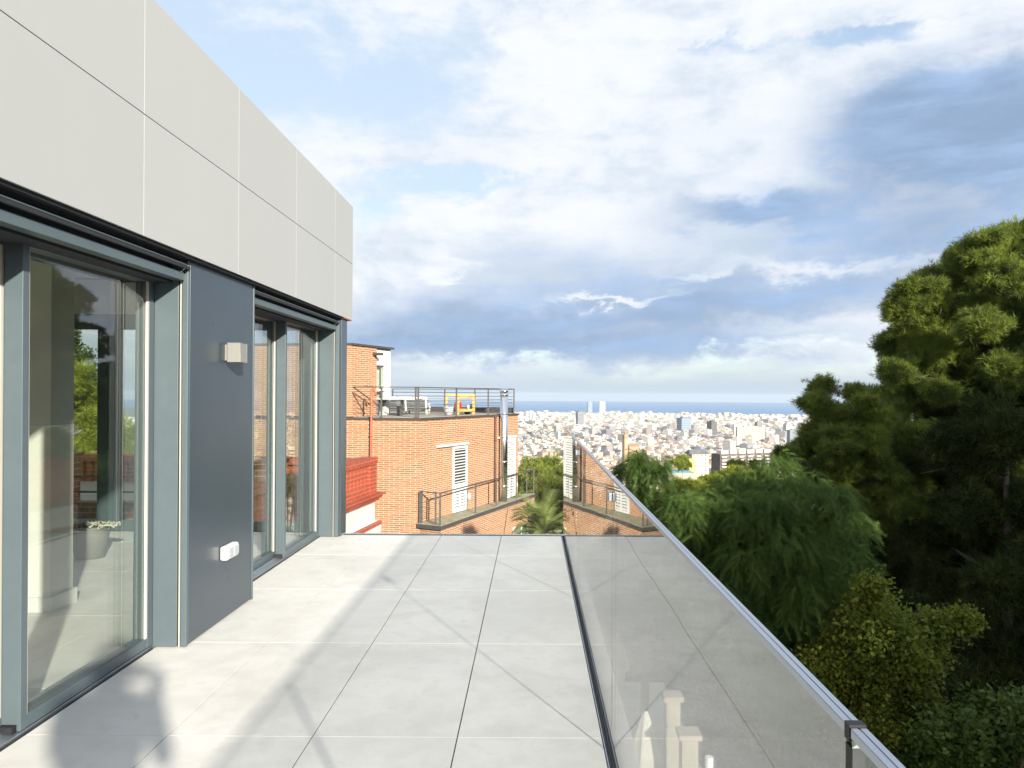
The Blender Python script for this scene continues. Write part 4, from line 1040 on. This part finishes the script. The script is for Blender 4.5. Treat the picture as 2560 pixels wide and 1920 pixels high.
# ---- sports court with its blue ground and mesh posts
x, y = at_bearing(1467, 520); zc = ztop(1012, 520)
SP = thing('sports_court', 'small blue sports court behind tall wire fence posts at the foot of the hill', 'sports court', (x, y, zc))
mb = MB(); mb.box(x - 9, x + 9, y - 12, y + 12, zc - 14, zc - .3); mb.build('platform', 'cream', SP)
M['courtblue'] = plain('court_blue', (.12, .32, .52), .8, 0, .08, .3); mb = MB(); mb.box(x - 7.5, x + 7.5, y - 10, y + 10, zc - .298, zc - .25); mb.build('court', 'courtblue', SP)
mb = MB()
for k in range(7): mb.bar((x - 9 + 3 * k, y + 12, zc - .3), (x - 9 + 3 * k, y + 12, zc + 4.5), .12)
mb.bar((x - 9, y + 12, zc + 4.5), (x + 9, y + 12, zc + 4.5), .1); mb.build('fence_posts', 'alu', SP)
# ================================================================== trees
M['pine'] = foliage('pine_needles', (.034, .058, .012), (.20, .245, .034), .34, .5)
M['pinedark'] = foliage('shade_tinted_pine_needles', (.018, .028, .008), (.050, .064, .014), .25, .5, .1)  # darker copy of the pine needles, shade put into the colour
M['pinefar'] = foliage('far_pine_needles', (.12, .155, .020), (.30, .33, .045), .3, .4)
M['pepper'] = foliage('pepper_leaves', (.050, .092, .020), (.105, .165, .040), .40, .8, .1)
M['yellowleaf'] = foliage('turning_leaves', (.055, .092, .013), (.21, .225, .024), .4, .9)
M['greenleaf'] = foliage('broad_leaves', (.040, .080, .014), (.095, .14, .026), .35, 1.2)
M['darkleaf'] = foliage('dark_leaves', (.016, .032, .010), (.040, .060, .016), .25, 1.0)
M['cypress'] = foliage('cypress_leaves', (.035, .060, .018), (.075, .105, .030), .2, .8)
M['palmleaf'] = foliage('palm_leaves', (.17, .22, .05), (.30, .34, .10), .35, 1.0)

def unit(v): return v / np.maximum(np.linalg.norm(v, axis=-1, keepdims=True), 1e-9)
def shell_points(blobs, per_area, rg, low=.5):
    """points and outward directions on the shells of ellipsoid clumps; blobs rows: x y z rx ry rz"""
    P_, N_, T_ = [], [], []
    for b_ in blobs:
        c = np.array(b_[:3]); r_ = np.array(b_[3:6]); n = max(12, int(per_area * 4 * math.pi * (r_.mean() ** 2)))
        d = unit(rg.normal(size=(n, 3))); keep = rg.random(n) < np.where(d[:, 2] > -.15, 1.0, low); d = d[keep]
        # lumpy surface: sub-clumps push some of the shell out
        k = unit(rg.normal(size=(9, 3))); bump = np.clip((d @ k.T).max(1) - .62, 0, 1) * .9
        rad = (.72 + .28 * rg.random(len(d)) ** .5) * (.82 + bump)
        P_.append(c + d * r_ * rad[:, None]); N_.append(d); T_.append(np.clip(.25 + .5 * rg.random() + rg.normal(size=len(d)) * .15, 0, 1))
    return np.concatenate(P_), np.concatenate(N_), np.concatenate(T_)
def subclumps(blobs, n, frac, rg, flat=.62):
    """break big clumps into many small irregular sprays with gaps between them"""
    o = []
    for b_ in blobs:
        c = np.array(b_[:3]); r_ = np.array(b_[3:6])
        m = max(5, int(n * rg.uniform(.75, 1.25)))
        for _ in range(m):
            d = unit(rg.normal(size=3)); d[2] = d[2] * .9 + .1; k = rg.uniform(.35, .98) ** .6; f_ = frac * rg.uniform(.55, 1.35) * float(r_.mean())
            q = c + d * r_ * k * rg.uniform(.85, 1.12); o.append((q[0], q[1], q[2], f_ * rg.uniform(.8, 1.8), f_ * rg.uniform(.8, 1.8), f_ * flat * rg.uniform(.7, 1.2)))
    return o
def needles(name, blobs, per_area, n, L, w_, mat, rg, parent, low=.5):
    P_, N_, T_ = shell_points(blobs, per_area, rg, low); m = len(P_)
    d = unit(rg.normal(size=(m, n, 3)) + 1.15 * N_[:, None, :] + np.array([0, 0, .35]))
    p = P_[:, None, :] + rg.normal(size=(m, 1, 3)) * L * .45 + rg.normal(size=(m, n, 3)) * L * .22
    s = unit(np.cross(d, rg.normal(size=(m, n, 3)))) * w_ * .5
    l = L * (.7 + .6 * rg.random((m, n, 1)))
    v = np.stack([p - s, p + s, p + d * l], 2).reshape(-1, 3)
    return np_mesh(name, v, np.arange(len(v)).reshape(-1, 3), mat, tone=np.repeat(T_, n), parent=parent)
def leaves(name, blobs, per_area, n, L, mat, rg, parent, spread=.35, low=.6):
    P_, N_, T_ = shell_points(blobs, per_area, rg, low); m = len(P_)
    p = P_[:, None, :] + rg.normal(size=(m, n, 3)) * spread
    a = unit(rg.normal(size=(m, n, 3)) + .4 * N_[:, None, :]); b_ = unit(np.cross(a, rg.normal(size=(m, n, 3)) + np.array([0, 0, 1.2])))
    l = L * (.6 + .8 * rg.random((m, n, 1)))
    v = np.stack([p, p + a * l * .5 + b_ * l * .33, p + a * l, p + a * l * .5 - b_ * l * .33], 2).reshape(-1, 3)
    tn = np.clip(np.repeat(T_, n) + rg.normal(size=m * n) * .18, 0, 1)
    return np_mesh(name, v, np.arange(len(v)).reshape(-1, 4), mat, tone=tn, parent=parent)
def weeping(name, blobs, per_area, mat, rg, parent, leafL=.20, drop=1.0, nleaf=9, npair=8):
    P_, N_, T_ = shell_points(blobs, per_area, rg, .25); m = len(P_)
    h_ = N_.copy(); h_[:, 2] = 0; h_ = unit(h_ + rg.normal(size=h_.shape) * np.array([.3, .3, 0]))
    dr = drop * (.5 + .8 * rg.random((m, 1)))
    t = np.linspace(.08, 1, nleaf)[None, :, None]
    out_ = .28 * dr[:, None] * np.sin(t * 1.57) * h_[:, None, :]
    dn = -dr[:, None] * (t ** 1.5) * np.array([0, 0, 1.0])
    base_ = P_[:, None, :] + out_ + dn + np.array([0, 0, .12])                # along each hanging twig
    ld_ = unit(h_[:, None, :] * .65 + rg.normal(size=(m, nleaf, 3)) * .60 + np.array([0, 0, -.70]))
    sd_ = unit(np.cross(ld_, rg.normal(size=(m, nleaf, 3))))
    LL_ = leafL * (.7 + .6 * rg.random((m, nleaf, 1, 1)))
    q = np.linspace(.1, .95, npair)[None, None, :, None]
    rp_ = base_[:, :, None, :] + ld_[:, :, None, :] * q * LL_ + np.array([0, 0, -.25]) * (q ** 2) * LL_
    vs = []
    for sgn in (-1, 1):
        tip = rp_ + (sd_[:, :, None, :] * sgn * .75 + ld_[:, :, None, :] * .65) * LL_ * .27
        wv = ld_[:, :, None, :] * LL_ * .035
        vs.append(np.stack([rp_ - wv, rp_ + wv, tip], 3))
    v = np.stack(vs, 3).reshape(-1, 3)
    tn = np.repeat(np.clip(np.repeat(T_, nleaf) + rg.normal(size=m * nleaf) * .12, 0, 1), npair * 2)
    return np_mesh(name, v, np.arange(len(v)).reshape(-1, 3), mat, tone=tn, parent=parent)
def wood(name, base_, top, r0, blobs, parent, rg, mat='bark', limbs=None, r_l=.05):
    m = MB(); base_, top = Vector(base_), Vector(top); pts = []
    for k in range(8):
        t = k / 7; p = base_.lerp(top, t); p += Vector((math.sin(t * 5 + base_.x) * r0 * .5, math.cos(t * 4) * r0 * .5, 0)); pts.append(p)
    m.tube(pts, [r0 * (1 - .75 * k / 7) * (1.25 if k == 0 else 1) for k in range(8)], 12)
    for b_ in blobs[:limbs]:
        c = Vector(b_[:3]); t = min(max((c.z - b_[5] - base_.z) / max(top.z - base_.z, .1), .2), .95); s = base_.lerp(top, t); mid = s.lerp(c, .5) + Vector((rg.normal() * .15, rg.normal() * .15, -.12))
        m.tube([s, mid, c], [r_l * 1.3, r_l, r_l * .3], 6)
        for _ in range(4):
            e_ = Vector(rg.normal(size=3)); e_ = Vector((e_.x * b_[3], e_.y * b_[4], e_.z * b_[5])) * .55; m.tube([mid.lerp(c, .6), c + e_], [r_l * .4, r_l * .12], 4)
    return m.build(name, mat, parent)
def blobs_from(rows, Y0, flat=.8, depth=1.0, jit=.06, rg=rng):
    """clump list laid out by bearing at about distance Y0"""
    o = []
    for row in rows:
        x, y, r_ = row[:3]; Yd = Y0 * (1 + (row[3] if len(row) > 3 else rg.uniform(-jit, jit))); k = Yd / 1668; r_ *= k
        o.append(((x - 1150) * k, Yd, EYE + (851 - y) * k, r_, r_ * depth, r_ * flat))
    return o
def tree(name, label, cat, base_, group=None): return thing(name, label, cat, base_, group)

# ---- big Aleppo pine
PA = [(2120,545,62),(2205,520,70),(2062,592,48),(2150,620,85),(1995,640,52),(2075,690,85),(2200,700,110),(1945,672,32),(1928,740,34),(1942,800,34),(2005,765,75),(2100,800,85),(2210,820,100),(1975,850,58),(2080,890,85),(2190,930,100),
      (1950,935,38,-.12),(2000,940,40,-.13),(2045,950,40,-.12),(2040,1010,70),(2150,1030,90),(1985,1050,60),(2290,600,110),(2300,780,120),(2280,950,110),(2240,1080,80),(2080,1090,60),(2130,960,45,-.14),(2180,800,55,-.13),(2120,700,50,-.12),(2170,600,50,-.1),(2040,840,40,-.1),(2200,1000,50,-.14),(1925,860,42),(1905,930,40),(1960,990,55),(1895,1000,45),(1930,1060,60),(2020,1090,70),(1990,700,60),(1960,620,26),(2010,600,34)]
rg = np.random.default_rng(3); bl = blobs_from(PA, 32, .72, 1.0, .07, rg)
tr = tree('pine_tree', 'tallest pine tree, its sunlit top rising above the skyline at the picture edge', 'pine tree', (20.6, 32.5, -12.5))
wood('trunk', (21.2, 32.5, -13.5), (19.0, 32.2, 6), .42, bl, tr, rg, limbs=30, r_l=.08)
needles('crown', subclumps(bl, 40, .22, rg, .48) + [tuple(np.array(b_) * np.array([1, 1, 1, .62, .62, .55]) + np.array([0, .5, 0, 0, 0, 0])) for b_ in bl], 66, 20, .22, .022, 'pine', rg, tr)
# ---- lower pine to its left
PB = [(1777,835,26),(1762,870,28),(1850,845,24),(1868,870,22),(1800,900,50),(1870,905,52),(1770,945,44),(1840,960,65),(1742,965,28),(1900,950,48),(1722,992,30),(1810,1020,58),(1885,1030,66),(1760,1010,38),(1940,1010,50),(1700,985,24),(1920,890,36),(1850,1080,60),(1930,1090,60)]
rg = np.random.default_rng(4); bl = blobs_from(PB, 28, .75, 1.0, .06, rg)
tr = tree('pine_tree', 'lower dark pine in front of the sea, its single sunlit tip beside the tallest pine', 'pine tree', (11.9, 28.5, -11.8))
wood('trunk', (11.9, 28.5, -12), (10.8, 28.2, .8), .22, bl, tr, rg, limbs=16, r_l=.05)
needles('crown', subclumps(bl, 32, .24, rg, .48) + [tuple(np.array(b_) * np.array([1, 1, 1, .62, .62, .55]) + np.array([0, .5, 0, 0, 0, 0])) for b_ in bl], 76, 19, .19, .021, 'pine', rg, tr)
# ---- pepper trees
PM = [(1690,1015,36),(1640,1050,50),(1575,1060,36),(1735,1075,62),(1805,1090,48),(1600,1110,62),(1520,1095,40),(1470,1105,36),(1680,1150,85),(1790,1165,74),(1838,1215,42),(1560,1180,66),(1490,1160,52),(1640,1250,85),(1765,1280,78),(1560,1280,60),(1700,1360,75),(1800,1370,50),(1640,1370,66),(1660,1440,46),(1720,1450,48),(1590,1360,50),(1530,1180,56,-.05),(1475,1205,54,-.03),(1520,1280,62,-.08),(1590,1340,60,-.08),(1640,1430,58,-.10),(1700,1500,62,-.10),(1780,1450,56,-.06),(1845,1320,40),(1760,1390,56,-.07),(1700,1280,56,-.10),(1620,1200,52,-.10),(1790,1240,50,-.09),(1680,1090,46,-.07),(1560,1110,44,-.06),(1870,1400,40)]
rg = np.random.default_rng(5); bl = blobs_from(PM, 16, .85, 1.0, .08, rg)
tr = tree('pepper_tree', 'large weeping pepper tree with drooping feathery leaves beyond the glass rail', 'tree', (5.2, 16.2, -9.3))
wood('trunk', (5.2, 16.3, -9.5), (4.9, 16.6, -1.2), .20, bl, tr, rg, limbs=20, r_l=.028)
weeping('crown', subclumps(bl, 11, .36, rg, .9) + [tuple(np.array(b_) * np.array([1, 1, 1, .7, .7, .7]) + np.array([0, .6, 0, 0, 0, 0])) for b_ in bl], 32, 'pepper', rg, tr, .21, .42, 6)
PL_ = [(1352,1020,18),(1395,1055,34),(1335,1065,24),(1420,1100,42),(1362,1120,44),(1412,1180,54),(1452,1150,34),(1345,1180,46),(1440,1250,54),(1380,990,14),(1422,1010,18),(1500,1240,50),(1480,1330,54)]
rg = np.random.default_rng(6); bl = blobs_from(PL_, 18, .9, 1.0, .05, rg)
tr = tree('pepper_tree', 'smaller weeping pepper tree with thin see-through top, half behind the glass rail', 'tree', (2.9, 18.2, -9.7))
wood('trunk', (2.9, 18.3, -9.9), (2.6, 18.1, -.6), .16, bl, tr, rg, limbs=12, r_l=.035)
weeping('crown', subclumps(bl, 9, .40, rg, .9) + bl[5:], 34, 'pepper', rg, tr, .21, .5, 6)
# ---- yellowing tree and green tree in the lower corner
PY = [(1890,1275,18),(1882,1310,38),(1850,1350,48),(1930,1345,38),(1985,1355,26),(2020,1350,16),(2058,1345,13),(2088,1337,9),(1905,1395,66),(1830,1425,58),(1965,1420,46),(1850,1490,75),(1950,1490,58),(1890,1570,80),(1830,1560,52),(1980,1560,50),(1920,1650,70),(2010,1400,22)]
rg = np.random.default_rng(8); bl = blobs_from(PY, 14, .85, 1.0, .06, rg)
tr = tree('yellowing_tree', 'young tree with small leaves turning yellow below the pepper tree', 'tree', (6.3, 14.3, -9.2))
wood('trunk', (6.3, 14.4, -9.4), (6.2, 14.1, -2.6), .10, bl, tr, rg, limbs=17, r_l=.022)
leaves('crown', subclumps(bl, 12, .36, rg, .8), 120, 8, .08, 'yellowleaf', rg, tr, .12)
PG = [(2150,1565,60),(2065,1590,50),(2200,1600,60),(2005,1640,50),(2100,1660,72),(2200,1680,74),(2178,1535,32),(2120,1545,28),(2250,1560,50),(2000,1700,60)]
rg = np.random.default_rng(9); bl = blobs_from(PG, 12.5, .85, 1.0, .06, rg)
tr = tree('green_tree', 'round leaved green tree in the lowest corner under the yellowing tree', 'tree', (7.3, 12.7, -9.1))
wood('trunk', (7.3, 12.8, -9.3), (7.0, 12.6, -4.6), .10, bl, tr, rg, limbs=9, r_l=.022)
leaves('crown', subclumps(bl, 12, .38, rg, .7), 100, 8, .095, 'greenleaf', rg, tr, .12)
# ---- shaded pines and undergrowth on the slope behind them
def generic_pine(seed, name='pine_tree'):
    rg = np.random.default_rng(seed)
    r_ = thing(name, None, 'pine tree', (0, 0, 0))
    bl = []
    for k in range(17):
        a = rg.uniform(0, 6.28); z = rg.uniform(5.0, 12.2); rad = max(.4, (2.9 - abs(z - 7.5) * .42)) * rg.uniform(.4, 1.0); s = rg.uniform(.9, 1.5)
        bl.append((rad * math.cos(a), rad * math.sin(a), z, s, s, s * .62))
    bl.append((0, 0, 12.3, 1.0, 1.0, .8))
    wood('trunk', (0, 0, -1.5), (.2, .1, 11.8), .26, bl, r_, rg, limbs=16, r_l=.06)
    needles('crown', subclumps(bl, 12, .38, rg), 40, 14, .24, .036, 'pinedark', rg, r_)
    return r_
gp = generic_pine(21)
spots = [((15.0, 24.5), .82, .5, 'shaded pine with a bare leaning trunk, deep in the shadow behind the yellowing tree'), ((20.0, 38.0), 1.1, 2.1, 'dark pine standing behind the tallest pine'), ((17.0, 39.0), 1.0, 3.3, 'dark pine filling the gap behind the lower pine'),
         ((9.8, 34.0), .72, 4.0, 'short dark pine low behind the large pepper tree'), ((26.0, 40.0), 1.2, 1.2, 'dark pine at the picture edge behind the tallest pine'), ((22.5, 44.0), 1.1, 2.9, 'dark pine far back in the forest behind the leaning trunk'),
         ((25.5, 34.0), 1.25, 5.0, 'dark pine closing the forest at the picture edge, behind all others')]
for i, ((x, y), s, a, lb) in enumerate(spots):
    if i == 0: o = gp; o.location = (x, y, float(ground(x, y))); o.rotation_euler = (0, 0, a)
    else: o = copy_thing(gp, (x, y, float(ground(x, y))), a, s)
    o['label'] = lb
# pines on the wooded hill farther right, seen mostly as reflections in the glazing
for x, y, zt__, a in ((45, 92, 8.5, .4), (50, 91, 13.5, 2.2), (55, 92, 16, 3.9), (60, 94, 18, 5.5), (66, 93, 19, 1.4)):
    gz_ = float(ground(x, y)); s_ = (zt__ - gz_) / 13.1
    o = copy_thing(gp, (x, y, gz_), a, s_); o['label'] = 'tall pine on the wooded hill, mirrored in the glass doors'; o['group'] = 'pines on the wooded hill'
# pines added out of view behind the photographer to shade the garden
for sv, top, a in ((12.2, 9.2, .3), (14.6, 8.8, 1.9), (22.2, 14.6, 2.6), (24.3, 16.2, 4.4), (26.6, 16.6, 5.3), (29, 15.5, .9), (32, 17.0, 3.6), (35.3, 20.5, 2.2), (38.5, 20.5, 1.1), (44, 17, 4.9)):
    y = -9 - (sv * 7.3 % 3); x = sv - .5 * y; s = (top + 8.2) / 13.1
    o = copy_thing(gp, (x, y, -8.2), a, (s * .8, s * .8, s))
    o['label'] = 'unseen tall pine added behind the terrace to shade the garden'; o['group'] = 'unseen pines added behind the terrace for shade'
# shrubs and ground cover on the dark slope
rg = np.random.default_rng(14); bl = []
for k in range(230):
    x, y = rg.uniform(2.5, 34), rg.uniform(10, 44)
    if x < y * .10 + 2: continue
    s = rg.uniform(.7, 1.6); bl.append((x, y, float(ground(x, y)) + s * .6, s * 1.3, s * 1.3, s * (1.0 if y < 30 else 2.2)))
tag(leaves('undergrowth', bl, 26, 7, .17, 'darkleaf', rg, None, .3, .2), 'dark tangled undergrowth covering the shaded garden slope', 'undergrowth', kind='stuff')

# ---- palm between the brick house and the glass
PX, PY_, PZ = .50, 31.0, -4.15
tr = tree('palm_tree', 'bright feathery palm beside the brick house corner', 'palm', (PX, PY_, -14))
m = MB(); m.tube([(PX, PY_, -14.5), (PX, PY_, -9), (PX, PY_, PZ - .1)], [.34, .26, .28], 12); m.build('trunk', 'bark', tr)
rg = np.random.default_rng(15); vs = []; rach = MB()
for k in range(46):
    a = rg.uniform(0, 6.28); e0 = rg.uniform(.15, 1.45); Lf = rg.uniform(2.1, 2.8); h_ = np.array([math.cos(a), math.sin(a), 0])
    p = np.array([PX, PY_, PZ]); pts = [p.copy()]; n = 26; e_ = e0
    for j in range(n):
        d = h_ * math.cos(e_) + np.array([0, 0, math.sin(e_)]); p = p + d * Lf / n; pts.append(p.copy()); e_ -= (1.5 + .4 * (1.4 - e0)) / n
        side = np.cross(d, [0, 0, 1.0]); side = side / max(np.linalg.norm(side), 1e-6); upv = np.cross(side, d)
        ll = .52 * math.sin(min(1, (j + 2) / 9) * 1.57) * (1 - .55 * max(0, j - 14) / 12)
        for sg in (-1, 1):
            for dj in (0, .5):
                b0_ = pts[-2] + (pts[-1] - pts[-2]) * dj; t_ = b0_ + (side * sg * .72 + d * .55 + upv * .18) * ll + np.array([0, 0, -.10 * ll]); vs += [b0_ - d * .015, b0_ + d * .015, t_]
    rach.tube([Vector(q) for q in pts[::4]], .018, 5)
v = np.array(vs); np_mesh('fronds', v, np.arange(len(v)).reshape(-1, 3), 'palmleaf', tone=rng.random(len(v) // 3), parent=tr); rach.build('midribs', 'palmleaf', tr)
m = MB(); m.box(-.2, 1.3, 36, 36.3, -16, -5.0); m.box(-.3, 1.4, 35.9, 36.4, -5.0, -4.88); tag(m.build('garden_wall', 'cream'), 'cream garden wall glimpsed above the palm', 'wall')

# ---- sunlit pines farther down
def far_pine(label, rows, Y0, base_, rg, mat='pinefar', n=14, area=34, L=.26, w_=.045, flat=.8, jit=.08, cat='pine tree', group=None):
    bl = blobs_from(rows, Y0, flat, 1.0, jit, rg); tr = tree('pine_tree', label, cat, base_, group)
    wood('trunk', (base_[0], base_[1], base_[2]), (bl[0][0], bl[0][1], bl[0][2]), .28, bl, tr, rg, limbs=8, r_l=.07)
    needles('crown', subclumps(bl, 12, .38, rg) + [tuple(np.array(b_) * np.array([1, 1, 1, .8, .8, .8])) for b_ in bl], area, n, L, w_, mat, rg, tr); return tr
rg = np.random.default_rng(31)
far_pine('sunlit bushy pine seen between the brick house and the glass', [(1185,1008,22),(1150,1020,26),(1212,1030,28),(1138,1052,30),(1178,1062,34),(1212,1085,34),(1148,1095,36),(1190,1125,38),(1240,1060,34),(1256,1110,38),(1225,1150,40),(1140,1150,36),(1290,1090,30),(1100,1060,30),(1165,1040,34),(1195,1060,36)], 43, (1.2, 43.5, -16), rg, n=16, area=34, L=.22, w_=.036)
far_pine('flat topped bright green pine behind the pepper trees, nearer of the two', [(1475,1050,22),(1450,1056,16),(1500,1056,22),(1522,1070,18),(1465,1075,26),(1500,1085,28),(1440,1085,22),(1530,1095,24)], 62, (12.4, 63, -22), rg, flat=.65)
far_pine('flat topped bright green pine behind the pepper trees, broader and higher one', [(1560,1030,24),(1590,1020,20),(1535,1038,20),(1615,1034,18),(1640,1046,16),(1575,1050,30),(1610,1058,28),(1545,1062,26),(1655,1062,20),(1690,1050,20),(1630,1080,30)], 66, (17.5, 67, -23), rg, flat=.65)
far_pine('small pale pine standing in front of the brown balcony block', [(1628,1000,9),(1632,1014,11),(1624,1026,12),(1636,1032,12)], 140, (40.5, 141, -38), rg, area=16, L=.45, w_=.09)
far_pine('pair of olive green crowns at the foot of the brown balcony block', [(1598,1004,10),(1582,1000,8),(1604,1018,13),(1585,1015,11)], 150, (40, 151, -40), rg, area=16, L=.45, w_=.09)
far_pine('dark round tree beside the sports court', [(1476,992,11),(1470,1002,12),(1484,1004,11)], 420, (82, 421, -79), rg, area=5, L=.9, w_=.25)
far_pine('broad sunlit pine beyond the glazed room, seen through its windows', [(120,830,55),(165,870,55),(95,880,60),(205,915,45),(140,930,70),(75,950,60),(200,960,50),(255,960,45),(300,965,40),(345,970,45),(130,1000,70),(220,1010,60),(310,1010,60),(400,985,45),(450,1000,50),(500,1005,45),(560,1000,45),(620,1010,45),(40,900,60)], 36, (-21, 36.5, -14), rg, area=30, L=.2, w_=.03)
# cypress
rg = np.random.default_rng(33); cyb = []
for zc, rc, ox in [(-8, .9, 0), (-6, 1.0, .1), (-4, 1.0, 0), (-2, .95, -.1), (0, .9, 0), (1.6, .8, .05), (3, .62, 0), (4.2, .42, 0), (5.0, .25, 0), (1.2, .5, .95), (2.2, .4, 1.05), (3.2, .28, 1.1), (-.2, .45, 1.6), (.8, .3, 1.75)]:
    cyb.append((-27.6 + ox, 46, zc, rc, rc, 1.3 if rc > .3 else .7))
tr = tree('cypress_tree', 'tall narrow cypress with side shoots, seen through the windows of the room', 'cypress', (-27.6, 46, -15)); wood('trunk', (-27.6, 46, -16), (-27.6, 46, 3), .2, cyb, tr, rg, limbs=0); leaves('crown', cyb, 60, 6, .17, 'cypress', rg, tr, .12, .9)
# ---- wooded hillside between the garden and the city
gt = thing('hillside_tree', None, 'tree', (0, 0, 0)); rg = np.random.default_rng(41)
bl = [(rg.normal() * 1.6, rg.normal() * 1.6, 4.6 + rg.uniform(0, 2.6), s, s, s * .75) for s in rg.uniform(1.0, 1.9, 12)]
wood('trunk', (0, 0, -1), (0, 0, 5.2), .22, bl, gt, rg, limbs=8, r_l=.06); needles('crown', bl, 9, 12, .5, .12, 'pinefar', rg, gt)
lbh = 'rounded green tree on the wooded hillside between the garden and the city'; grh = 'trees on the hillside below the terrace'
first = True; rt = random.Random(17)
for k in range(210):
    y = 70 * (5.6 ** rt.random()); u = rt.uniform(-.62, .50)
    if y > 260 and rt.random() < .4: continue
    x = u * y; z = float(ground(x, y)); s = rt.uniform(.7, 1.25)
    if z + 8.5 * s > EYE - .094 * y: s = max(.45, (EYE - .094 * y - z) / 8.5)
    if not (-.035 < u < .36) and rt.random() < .45: continue
    if -.05 < u < .075 and y < 200: continue
    if first: gt.location = (x, y, z); gt.scale = (s,) * 3; gt['label'] = lbh; gt['group'] = grh; first = False
    else: copy_thing(gt, (x, y, z), rt.uniform(0, 6.28), s, lbh, grh)
# street trees scattered through the city
rg = np.random.default_rng(51); bl = []
for k in range(1500):
    y = 420 * (6.0 ** rg.random()); u = rg.uniform(-.06, .40); x = u * y
    if exclude(x, y): continue
    s = rg.uniform(2.4, 4.2); bl.append((x, y, float(ground(x, y)) + s * 1.3 + 2.5, s, s, s * .85))
tag(leaves('street_trees', bl, .55, 3, 1.5, 'greenleaf', rg, None, .8, .4), 'scattered green street trees between the city buildings', 'trees', kind='stuff')

# ================================================================== the photographer (behind the camera, throws the long shadow)
def photographer():
    PT_ = thing('person', 'standing person in a dark jacket holding a phone up in both hands', 'person', (.04, -.42, 0))
    bx, by = .04, -.42
    J = dict(pel=(bx, by, .93), waist=(bx, by, 1.08), chest=(bx, by + .01, 1.30), neck=(bx, by, 1.47), head=(bx, by + .02, 1.56), top=(bx, by + .02, 1.70),
             hl=(bx - .10, by, .88), hr=(bx + .10, by, .88), kl=(bx - .11, by + .02, .49), kr=(bx + .12, by + .03, .49), al=(bx - .12, by - .02, .08), ar=(bx + .13, by - .02, .08), tl=(bx - .14, by + .14, .035), tr=(bx + .16, by + .14, .035),
             sl=(bx - .19, by, 1.41), sr=(bx + .19, by, 1.41), el=(bx - .215, by + .10, 1.17), er=(bx + .20, by + .10, 1.17), wl=(bx - .14, by + .33, 1.345), wr=(bx + .05, by + .345, 1.345), pl=(bx - .135, by + .375, 1.385), pr=(bx + .045, by + .385, 1.385))
    Rr = dict(pel=.135, waist=.125, chest=.15, neck=.055, head=.085, top=.065, hl=.09, hr=.09, kl=.06, kr=.06, al=.043, ar=.043, tl=.035, tr=.035, sl=.065, sr=.065, el=.042, er=.042, wl=.028, wr=.028, pl=.034, pr=.034)
    E_ = [('pel','waist'),('waist','chest'),('chest','neck'),('neck','head'),('head','top'),('pel','hl'),('pel','hr'),('hl','kl'),('hr','kr'),('kl','al'),('kr','ar'),('al','tl'),('ar','tr'),('chest','sl'),('chest','sr'),('sl','el'),('sr','er'),('el','wl'),('er','wr'),('wl','pl'),('wr','pr')]
    hands = []
    for s, side in (('l', -1), ('r', 1)):
        p = Vector(J['p' + s])
        for k in range(5):
            if k < 4:
                d = [Vector((side * .012, .02, .02 - .012 * k)), Vector((-side * .012, .045, .022 - .012 * k)), Vector((-side * .035, .048, .02 - .012 * k))]
            else: d = [Vector((-side * .012, -.012, .03)), Vector((-side * .025, -.005, .05)), Vector((-side * .035, .004, .066))]
            pr_ = 'p' + s
            for q, v in enumerate(d): nm = f'f{s}{k}{q}'; J[nm] = tuple(p + v); Rr[nm] = .0095 - .0012 * q; E_.append((pr_, nm)); pr_ = nm
    ks = list(J); me = bpy.data.meshes.new('body'); me.from_pydata([J[k] for k in ks], [(ks.index(a), ks.index(b_)) for a, b_ in E_], [])
    o = bpy.data.objects.new('body', me); COL.objects.link(o); me.materials.append(M['cloth'])
    sk = o.modifiers.new('skin', 'SKIN'); lay = me.skin_vertices[0]
    for i, k in enumerate(ks): lay.data[i].radius = (Rr[k], Rr[k]); lay.data[i].use_root = (k == 'pel')
    su = o.modifiers.new('sub', 'SUBSURF'); su.levels = su.render_levels = 2
    o.parent = PT_; o.matrix_parent_inverse = Matrix.Translation(PT_.location).inverted()
    h_ = MB(); c = Vector((bx, by + .02, 1.60)); h_.lathe((c.x, c.y - .01, c.z), [(-.10, .05), (-.06, .09), (0, .102), (.06, .098), (.105, .07), (.125, .01)], 20); h_.build('hair', 'hair', PT_)
    ph = MB(); ph.box(-.12, .04, -.036, -.027, 1.375, 1.452)
    tag(ph.build('phone', 'black'), 'black phone held up in front of the standing person', 'phone')
photographer()

# ================================================================== thin sea haze
hz_ = MB(); hz_.box(-27000, 27000, -2000, 27000, -262, 30)
mh = newmat('haze_air'); pv = G.t.nodes.new('ShaderNodeVolumePrincipled'); pv.inputs['Color'].default_value = (.62, .72, .85, 1); pv.inputs['Density'].default_value = 4.2e-5
ho_ = G.t.nodes.new('ShaderNodeOutputMaterial'); G.t.links.new(pv.outputs[0], ho_.inputs['Volume']); M['haze'] = mh
tag(hz_.build('haze', 'haze'), 'thin pale haze over the city and the sea', 'haze', kind='stuff')
